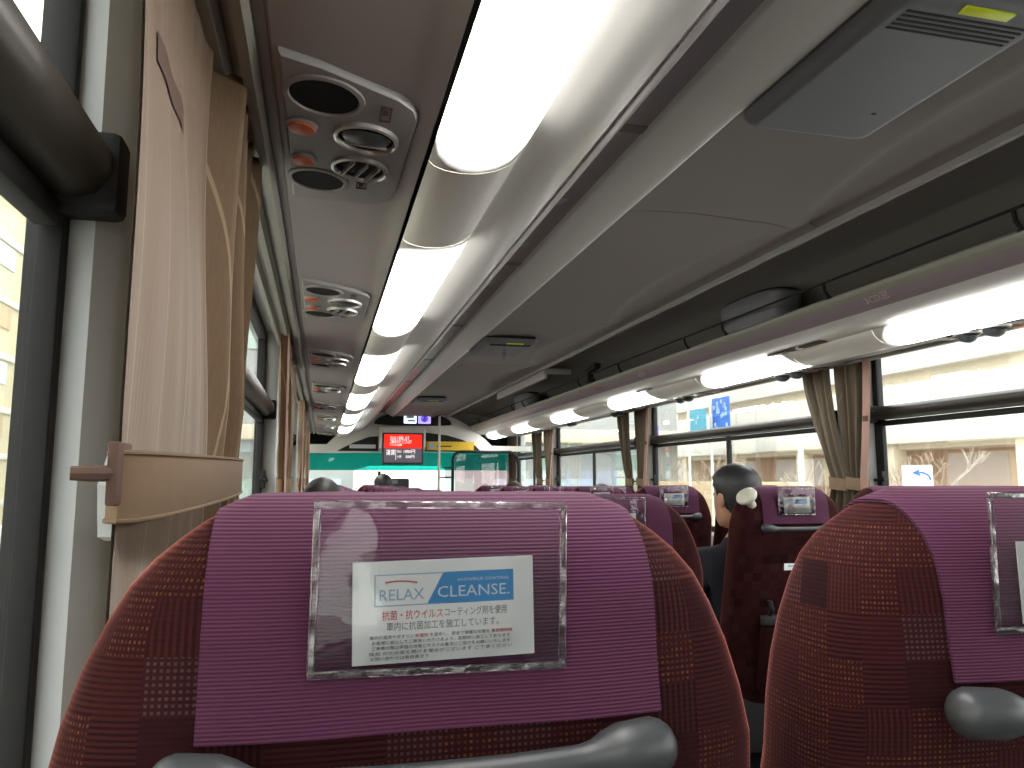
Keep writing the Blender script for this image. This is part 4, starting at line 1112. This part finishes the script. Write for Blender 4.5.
# seat numbers on the nose of the right rack
def nose_text(txt, y, mt, size, label, maxw):
    mb = MB()
    nrm = Vector((-1, 0, -0.85)).normalized()
    rot = Matrix(((0, 0, 0), (0, 0, 0), (0, 0, 0))).to_4x4()
    ex = Vector((0, -1, 0)); ez = Vector((-0.78, 0, -0.62)).normalized(); ey = ez.cross(ex)
    M = Matrix((( ex.x, ey.x, ez.x, XR - 0.474), (ex.y, ey.y, ez.y, y), (ex.z, ey.z, ez.z, ZC + 0.590), (0, 0, 0, 1)))
    mb.text(txt, size, mt, M, 0.0006, 'CENTER', maxw)
    o = mb.build('seat_number', None); tag(o, label, 'seat number')
SN = mat('pale_pink_lettering', (0.62, 0.48, 0.46), 0.5); SR = mat('dull_red_lettering', (0.40, 0.12, 0.12), 0.5)
nose_text('3CD窓', 2.12, SN, 0.034, 'pale seat number on the right rack edge, nearest', 0.11)
nose_text('4CD', 4.05, SN, 0.035, 'pale seat number on the right rack edge, farther one', 0.09)
nose_text('非常口', 4.75, SR, 0.030, 'small red sticker on the right rack edge', 0.16)

# ------------------------------------------------------------------ people
def person(loc, rz, hair, top, label, head_turn=0.0, lean=0.0, hands=True):
    t = thing('person', label, 'person', loc, rz)
    # skeleton (sitting, facing +y); local origin on the floor under the hips
    V = []; E_ = []; Rr = []
    def v(p, r): V.append(Vector(p)); Rr.append(r); return len(V) - 1
    def e(a, b): E_.append((a, b))
    pel = v((0, 0, 0.56), (0.15, 0.12)); wa = v((lean * 0.3, 0.0, 0.74), (0.13, 0.10)); ch = v((lean * 0.7, -0.02, 0.93), (0.165, 0.115)); nb = v((lean, -0.01, 1.05), (0.075, 0.07)); nk = v((lean * 1.1, 0.0, 1.13), (0.052, 0.055))
    e(pel, wa); e(wa, ch); e(ch, nb); e(nb, nk)
    for s in (-1, 1):
        sh = v((lean + s * 0.17, -0.01, 1.00), (0.068, 0.07)); el = v((lean * .6 + s * 0.23, 0.05, 0.72), (0.046, 0.046)); wr = v((s * 0.13, 0.27, 0.64), (0.028, 0.024)); pa = v((s * 0.10, 0.35, 0.62), (0.034, 0.018))
        e(ch, sh); e(sh, el); e(el, wr); e(wr, pa)
        for k in range(4):
            b_ = v((s * (0.10 + 0.018 * (1.5 - k)), 0.395, 0.62), (0.009, 0.009)); c_ = v((s * (0.095 + 0.019 * (1.5 - k)), 0.425 - abs(k - 1.4) * 0.004, 0.607), (0.008, 0.008)); e(pa, b_); e(b_, c_)
        th_ = v((s * 0.062, 0.36, 0.617), (0.010, 0.010)); t2 = v((s * 0.052, 0.385, 0.607), (0.009, 0.009)); e(pa, th_); e(th_, t2)
        hp = v((s * 0.09, 0.05, 0.54), (0.095, 0.085)); kn = v((s * 0.12, 0.43, 0.55), (0.062, 0.062)); an = v((s * 0.12, 0.46, 0.13), (0.042, 0.045)); to = v((s * 0.13, 0.62, 0.07), (0.045, 0.035))
        e(pel, hp); e(hp, kn); e(kn, an); e(an, to)
    me = bpy.data.meshes.new('b'); me.from_pydata(V, E_, [])
    o = bpy.data.objects.new('b', me); C.objects.link(o)
    sk = o.modifiers.new('s', 'SKIN'); su = o.modifiers.new('u', 'SUBSURF'); su.levels = 1
    for i, r_ in enumerate(Rr): me.skin_vertices[0].data[i].radius = r_
    me.skin_vertices[0].data[0].use_root = True
    bpy.context.view_layer.update()
    ev = o.evaluated_get(bpy.context.evaluated_depsgraph_get()).to_mesh()
    vs = [x.co.copy() for x in ev.vertices]; fs = [list(p.vertices) for p in ev.polygons]
    mb = MB()
    for m_ in (top, MT['trousers'], MT['skin']): mb.m(m_)
    base = len(mb.v); mb.v += [tuple(x) for x in vs]
    for f in fs:
        c = sum((vs[i] for i in f), Vector()) / len(f)
        mi = 0
        if c.z < 0.60 and not (c.y > 0.29 and c.z > 0.585): mi = 1
        if c.z > 1.09 or (c.y > 0.30 and 0.58 < c.z < 0.68 and abs(c.x) < 0.16): mi = 2
        mb.f.append(list(f)); mb.mi.append(mi); mb.sm.append(True); mb.uv.append([(0, 0)] * len(f))
    o.to_mesh_clear(); bpy.data.objects.remove(o); bpy.data.meshes.remove(me)
    # head: lofted skull with brow, nose, lips and chin
    HT = Matrix.Translation((lean * 1.15, 0.015, 1.24)) @ Matrix.Rotation(head_turn, 4, 'Z')
    rings = []; n = 32
    prof = [(-0.118, .018, .022, .035), (-0.110, .040, .045, .035), (-0.09, .054, .066, .025), (-0.065, .064, .080, .012), (-0.04, .070, .088, .004), (-0.01, .075, .094, 0), (0.02, .078, .098, -.004), (0.05, .078, .100, -.006), (0.08, .070, .092, -.008), (0.105, .052, .070, -.008), (0.12, .028, .040, -.008), (0.126, .006, .01, -.008)]
    for z, a, b, yo in prof:
        rg = []
        for k in range(n):
            q = 2 * math.pi * k / n; x = a * math.cos(q); y = yo + b * math.sin(q)
            if math.sin(q) > 0.9:
                if -0.045 < z < 0.015: y += 0.016 * (1 - abs(z + 0.028) / 0.045)
                if z == -0.065: y += 0.005
            if 0.35 < math.sin(q) < 0.95 and abs(z - 0.02) < 0.01: y -= 0.006
            rg.append(HT @ Vector((x, y, z)))
        rings.append(rg)
    mb.loft(rings, MT['skin'])
    for s in (-1, 1):    # ears and eyes
        M = HT @ Matrix.Translation((s * 0.077, -0.01, -0.005)) @ Matrix.Rotation(R(90), 4, 'Y')
        mb.lathe([(0.001, -0.008), (0.022, -0.008), (0.030, 0.0), (0.022, 0.008), (0.001, 0.006)], MT['skin'], n=12, M=M @ Matrix.Diagonal((1.1, 0.7, 1, 1)))
        mb.lathe([(0.001, -0.006), (0.009, -0.003), (0.011, 0.002)], MT['black'], n=8, M=HT @ Matrix.Translation((s * 0.032, 0.083, 0.012)) @ Matrix.Rotation(R(-90), 4, 'X') @ Matrix.Rotation(R(180), 4, 'X'))
    mb.build('body', t, sharp=70)
    # hair shell
    rings = []; rnd = random.Random(int(loc[1] * 50))
    for z, a, b, yo in [(-0.055, .066, .075, -.012), (-0.035, .072, .084, -.012), (-0.01, .080, .096, -.010), (0.02, .085, .104, -.008), (0.05, .087, .110, -.006), (0.08, .082, .106, -.006), (0.105, .066, .088, -.006), (0.125, .042, .058, -.006), (0.136, .012, .018, -.006)]:
        rg = []
        for k in range(n):
            q = 2 * math.pi * k / n; s_ = math.sin(q)
            wob = 1 + 0.018 * math.sin(k * 3 + z * 90) + 0.01 * rnd.random()
            x = a * math.cos(q) * wob; y = yo + b * s_ * wob
            if z < 0.06:      # hairline: pull the shell inside the face at the front
                lim = 0.10 + (z + 0.055) * 2.0 if z < 0.03 else 0.55
                if s_ > lim * (1.0 if z > 0 else 0.5) - (0.25 if z < -0.0 else 0): x *= 0.86; y = yo + b * s_ * 0.80
            rg.append(HT @ Vector((x, y, z)))
        rings.append(rg)
    mb = MB(); mb.loft(rings, hair); mb.build('hair', t, sharp=80)
    return t
def sit(x, y, u_top, *a, **k):
    # head top is 1.376 above the local origin
    return person((x, y, ZC + u_top - 1.376), 0, *a, **k)
sit(1.585, 2.75, 0.062, MT['hair_grey'], MT['jacket'], 'man with short greying hair in a dark jacket, head above the cream knob', head_turn=R(10), lean=0.0)
sit(0.06, 3.72, 0.008, MT['hair_dark'], MT['jacket2'], 'dark-haired passenger, head top just over the near seat at far left', head_turn=R(-5), lean=-0.05)
sit(0.58, 7.64, 0.050, MT['hair_dark'], MT['jacket2'], 'black-haired passenger far forward, directly under the hanging screen', head_turn=R(10))
sit(0.08, 7.64, -0.035, MT['hair_dark'], MT['jacket'], 'passenger far forward on the left, only a sliver of dark hair showing', head_turn=R(0))
sit(1.66, 6.68, -0.02, MT['hair_brown'], MT['jacket2'], 'brown-haired passenger right of centre, low behind the near seat top', head_turn=R(0))
sit(2.12, 5.70, -0.035, MT['hair_dark'], MT['jacket'], 'passenger by a right window, only dark hair top showing', head_turn=R(0))

# ------------------------------------------------------------------ outside
GZ = -1.45
asph = mat('pale_asphalt', (0.42, 0.41, 0.38), 0.9, noise=0.15, nscale=0.8)
mb = MB(); mb.box(-60, 120, -60, 160, GZ - 0.1, GZ, asph); struct('floor_street', mb).name = 'ground'
conc = mat('white_concrete', (0.70, 0.69, 0.65), 0.8, noise=0.05, nscale=0.4)
greyc = mat('light_grey_concrete', (0.34, 0.36, 0.36), 0.8, noise=0.15, nscale=0.5)
conc2 = mat('cream_concrete', (0.66, 0.58, 0.46), 0.8, noise=0.06, nscale=0.5)
pinkb = mat('pinkish_brick', (0.46, 0.32, 0.235), 0.9, noise=0.15, nscale=1.2)
gwin = mat('greenish_facade_glass', (0.36, 0.46, 0.42), 0.2)
gwin2 = mat('grey_blue_facade_glass', (0.42, 0.50, 0.56), 0.25)
ylw = mat('pale_yellow_wall', (0.66, 0.60, 0.40), 0.8, noise=0.05, nscale=0.4)
tan_ = mat('tan_wall', (0.55, 0.43, 0.28), 0.8, noise=0.1, nscale=0.6)
banner_b = mat('banner_blue', (0.05, 0.16, 0.55), 0.6); banner_t = mat('banner_teal', (0.10, 0.36, 0.50), 0.6)
bark = mat('pale_bare_branches', (0.42, 0.34, 0.27), 0.9)
poster_p = mat('purple_poster', (0.20, 0.12, 0.55), 0.6)

# long white elevated concourse right of the bus
t = thing('elevated_walkway', 'long white elevated walkway outside the right windows, over pinkish brick', 'walkway', (22, 0, GZ))
def bands(name, x0, x1, y0, y1, z0, z1, m_, bev=0.0):
    mb = MB(); mb.box(x0, x1, y0, y1, z0, z1, m_, bev=bev); return mb.build(name, t)
E_ = ZC - GZ
bands('parapet', 0, 0.3, 5, 46, E_ + 2.3, E_ + 3.7, conc, 0.05)
bands('deck_edge', -0.3, 3, 5, 46, E_ + 1.35, E_ + 2.3, conc, 0.05)
bands('soffit', 0.1, 5, 5, 46, E_ + 1.15, E_ + 1.35, conc2)
bands('upper_beam', 0, 2, 5, 46, E_ + 4.2, E_ + 8.0, conc)
bands('window_strip', 0.4, 0.6, 5, 46, E_ + 3.7, E_ + 4.2, conc2)
bands('brick_wall', 1.5, 2, 5, 46, 0, E_ + 1.2, pinkb)
for y in range(8, 46, 6):
    mb = MB(); mb.box(-0.1, 0.5, y, y + 0.5, 0, E_ + 1.4, conc2, bev=0.04); mb.build('column', t)
for y in range(6, 46, 2):
    mb = MB(); mb.box(-0.02, 0.02, y, y + 0.04, E_ + 2.35, E_ + 3.6, conc2); mb.build('parapet_joint', t)

# greenish glass station building farther on
t = thing('station_building', 'pale station building with greenish window rows, outside the far right windows', 'building', (20, 48, GZ))
mb = MB(); mb.box(0, 14, 0, 60, 0, 16, conc); mb.build('walls', t)
for lv in range(4):
    z = 1.2 + lv * 2.3
    for k in range(14):
        mb = MB(); mb.box(-0.06, 0.04, 1 + k * 4.2, 4.4 + k * 4.2, z, z + 1.5, gwin if lv % 2 else gwin2); w_ = mb.build('window', t)
        m2 = MB(); m2.box(-0.10, -0.05, 2.65 + k * 4.2, 2.75 + k * 4.2, z, z + 1.5, conc); m2.build('mullion', w_)
# front: building across the road
t = thing('terminal_building', 'pale building with long window bands beyond the windscreen', 'building', (4.5, 34, GZ))
mb = MB(); mb.box(-9, 12, 0, 8, 0, 15, greyc); mb.build('walls', t)
for lv in range(5):
    z = 1.6 + lv * 2.2
    for k in range(7):
        mb = MB(); mb.box(-8.6 + k * 2.9, -6.6 + k * 2.9, -0.06, 0.03, z, z + 1.1, gwin2 if (k + lv) % 3 else gwin); mb.build('window', t)
mb = MB(); mb.box(-9.3, 12.3, -1.2, 0, 4.3, 4.9, conc2, bev=0.05); mb.build('canopy', t)

t = thing('white_coach', 'white coach parked beyond the windscreen', 'bus', (2.5, 24, GZ))
mb = MB(); mb.box(-1.25, 1.25, 0, 9, 0.35, 3.1, conc, bev=0.15, seg=3); mb.build('body', t)
mb = MB(); mb.box(-1.05, 1.05, -0.03, 0.05, 1.3, 2.35, MT['seatbase'], bev=0.02); mb.build('rear_window', t)
for x in (-1.0, 1.0):
    mb = MB(); mb.lathe([(0.1, -0.14), (0.48, -0.14), (0.48, 0.14), (0.1, 0.14)], MT['rubber'], M=Matrix.Translation((x, 2.2, 0.48)) @ Matrix.Rotation(R(90), 4, 'Y')); mb.build('wheel', t)
    mb = MB(); mb.box(x - 0.12, x + 0.12, -0.05, 0.0, 0.75, 1.05, MT['red'], bev=0.02); mb.build('tail_light', t)
# left: yellowish building close by
t = thing('roadside_building', 'pale yellow banded building outside the near left windows', 'building', (-13, 0, GZ))
mb = MB(); mb.box(-8, 0, -12, 70, 0, 14.5, ylw); mb.build('walls', t)
for lv, (z, h_) in enumerate(((0.3, 1.2), (2.4, 1.0), (4.4, 0.9), (6.6, 0.9), (8.9, 0.9), (11.4, 0.9))):
    mb = MB(); mb.box(-0.05, 0.10, -12, 70, z + h_ + 0.1, z + h_ + 0.35, conc, bev=0.02); mb.build('ledge', t)
    for k in range(20):
        mb = MB(); mb.box(-0.04, 0.06, -11 + k * 4, -8 + k * 4, z, z + h_, tan_ if lv % 2 == 0 else gwin2); mb.build('window', t)
mb = MB(); mb.box(-0.1, 0.25, -12, 70, 14.3, 14.7, tan_); mb.build('cornice', t)
t = thing('parked_van', 'white and blue van seen low between the left curtain and pillar', 'van', (-3.6, 14.0, GZ), rz=0)
mb = MB(); mb.poly([(-2.2, 0.35), (2.2, 0.35), (2.25, 1.0), (1.6, 1.25), (1.1, 2.0), (-2.2, 2.05)], -0.85, 0.85, conc, axis='x'); mb.build('body', t)
mb = MB(); mb.box(-0.87, 0.87, -2.1, 1.0, 1.25, 1.75, banner_b, bev=0.03); mb.build('window_band', t)
for y in (-1.4, 1.4):
    for x in (-0.8, 0.8):
        mb = MB(); mb.lathe([(0.1, -0.1), (0.34, -0.1), (0.34, 0.1), (0.1, 0.1)], MT['rubber'], M=Matrix.Translation((x, y, 0.34)) @ Matrix.Rotation(R(90), 4, 'Y')); mb.build('wheel', t)
t = thing('blue_hoarding', 'blue panel seen through the second left window', 'hoarding', (-2.6, 22.0, GZ))
mb = MB(); mb.box(-0.1, 0.1, -2.5, 2.5, 1.0, 3.4, banner_b, bev=0.02); mb.build('panel', t)
for y in (-2.2, 2.2):
    mb = MB(); mb.box(-0.08, 0.08, y - 0.08, y + 0.08, 0, 1.1, conc2); mb.build('post', t)

# banners, poles, sign with an arrow
def banner(x, y, z0, z1, wdt, m_, label, mk):
    t = thing('street_banner', label, 'banner', (x, y, GZ))
    mb = MB(); mb.tube([(0, 0, 0), (0, 0, z1 - GZ + 0.1)], 0.05, conc, n=8); mb.build('pole', t)
    mb = MB(); mb.box(0.05, 0.09, -wdt, -0.04, z0 - GZ, z1 - GZ, m_); o = mb.build('cloth', t)
    rnd = random.Random(int(x * 10)); m2 = MB()
    for k in range(mk):
        yy = -wdt + 0.1 + rnd.random() * (wdt - 0.3); zz_ = z0 - GZ + 0.1 + rnd.random() * (z1 - z0 - 0.3)
        m2.box(0.02, 0.06, yy, yy + 0.10, zz_, zz_ + 0.14, MT['paleblue'])
    if mk: m2.build('print', o)
banner(14.0, 26.0, ZC + 1.56, ZC + 2.95, 1.25, banner_b, 'blue patterned banner on a pole outside the right window', 16)
banner(13.6, 27.0, ZC + 1.55, ZC + 2.6, 1.25, banner_t, 'teal banner left of the blue patterned one', 2)
banner(13.4, 30.2, ZC + 1.70, ZC + 2.20, 0.7, poster_p, 'small purple banner seen past the second right curtain', 0)
t = thing('lamp_post', 'pale blue lamp post outside the right window, left of the curtains', 'lamp post', (12.0, 17.6, GZ))
mb = MB(); mb.tube([(0, 0, 0), (0, 0, 3.2), (0, 0, 4.2)], [0.09, 0.07, 0.06], mat('pale_blue_paint', (0.60, 0.68, 0.72), 0.5), n=10); mb.build('post', t)
mb = MB(); mb.lathe([(0.13, 0), (0.13, 0.08), (0.08, 0.12)], conc2); mb.build('base', t)
t = thing('arrow_sign', 'white road sign with a curved blue arrow outside the right window', 'road sign', (12.7, 14.4, GZ), rz=R(-52))
aw = mat('sign_white', (0.92, 0.94, 0.95), 0.6); ab = mat('sign_arrow_blue', (0.03, 0.16, 0.50), 0.6)
mb = MB(); mb.box(-0.30, 0.30, -0.03, 0.03, 1.9, ZC - GZ + 0.30, aw, bev=0.02); o = mb.build('board', t)
mb = MB()
zc_ = ZC - GZ - 0.02
ar = [(0.13 + 0.20 * math.cos(R(a)) - 0.05, zc_ + 0.18 * math.sin(R(a))) for a in range(0, 101, 10)]
ar_in = [(0.13 + 0.16 * math.cos(R(a)) - 0.05, zc_ + 0.14 * math.sin(R(a))) for a in range(100, -1, -10)]
mb.poly(ar + ar_in, -0.045, -0.03, ab)
mb.poly([(-0.10, zc_ + 0.15), (0.06, zc_ + 0.24), (0.04, zc_ + 0.16), (0.07, zc_ + 0.08)], -0.046, -0.03, ab)
mb.build('arrow', o)
for x in (-0.3, 0.3):
    mb = MB(); mb.tube([(x, 0, 0), (x, 0, 2.0)], 0.03, conc2, n=8); mb.build('leg', t)

# bare trees
def tree(x, y, h, label, seed):
    rnd = random.Random(seed); t = thing('bare_tree', label, 'tree', (x, y, GZ), group='bare trees outside the right windows')
    mb = MB(); mb.tube([(0, 0, 0), (0.05, 0, h * 0.35), (0, 0.05, h * 0.6)], [0.12, 0.09, 0.06], bark, n=8); mb.build('trunk', t)
    mb = MB()
    def br(p, d, L, r_, dep):
        q = p + d * L; mb.tube([p, p + d * L * 0.5 + Vector((rnd.uniform(-.03, .03), rnd.uniform(-.03, .03), 0.02)), q], [r_, r_ * 0.8, r_ * 0.6], bark, n=5)
        if dep:
            for _ in range(3):
                nd = (d + Vector((rnd.uniform(-.7, .7), rnd.uniform(-.7, .7), rnd.uniform(-.1, .5)))).normalized(); br(q, nd, L * 0.72, r_ * 0.6, dep - 1)
    for k in range(7):
        a = 2 * math.pi * k / 7; br(Vector((0, 0.02, h * (0.28 + 0.05 * k))), Vector((math.cos(a), math.sin(a), 0.9)).normalized(), h * 0.2, 0.035, 3)
    mb.build('branches', t)
tree(15.0, 16.6, 3.6, 'bare tree outside the right window, above the arrow sign', 1)
tree(15.5, 21.5, 3.6, "bare tree outside, right of the blue lamp post", 2)
tree(15.0, 28.0, 3.8, "bare tree outside, behind the greying man's head", 3)
tree(15.5, 34.0, 3.8, 'bare tree outside, just past the second right curtain', 4)
tree(15.5, 12.5, 3.8, 'bare tree outside, at the right edge of the photo', 5)
t = thing('hedge_wall', 'low ochre wall outside the right windows', 'wall', (14.5, 24, GZ))
mb = MB(); mb.box(-0.2, 0.2, -3, 24, 0, ZC - GZ - 0.10, tan_, bev=0.04); mb.build('coping', t)
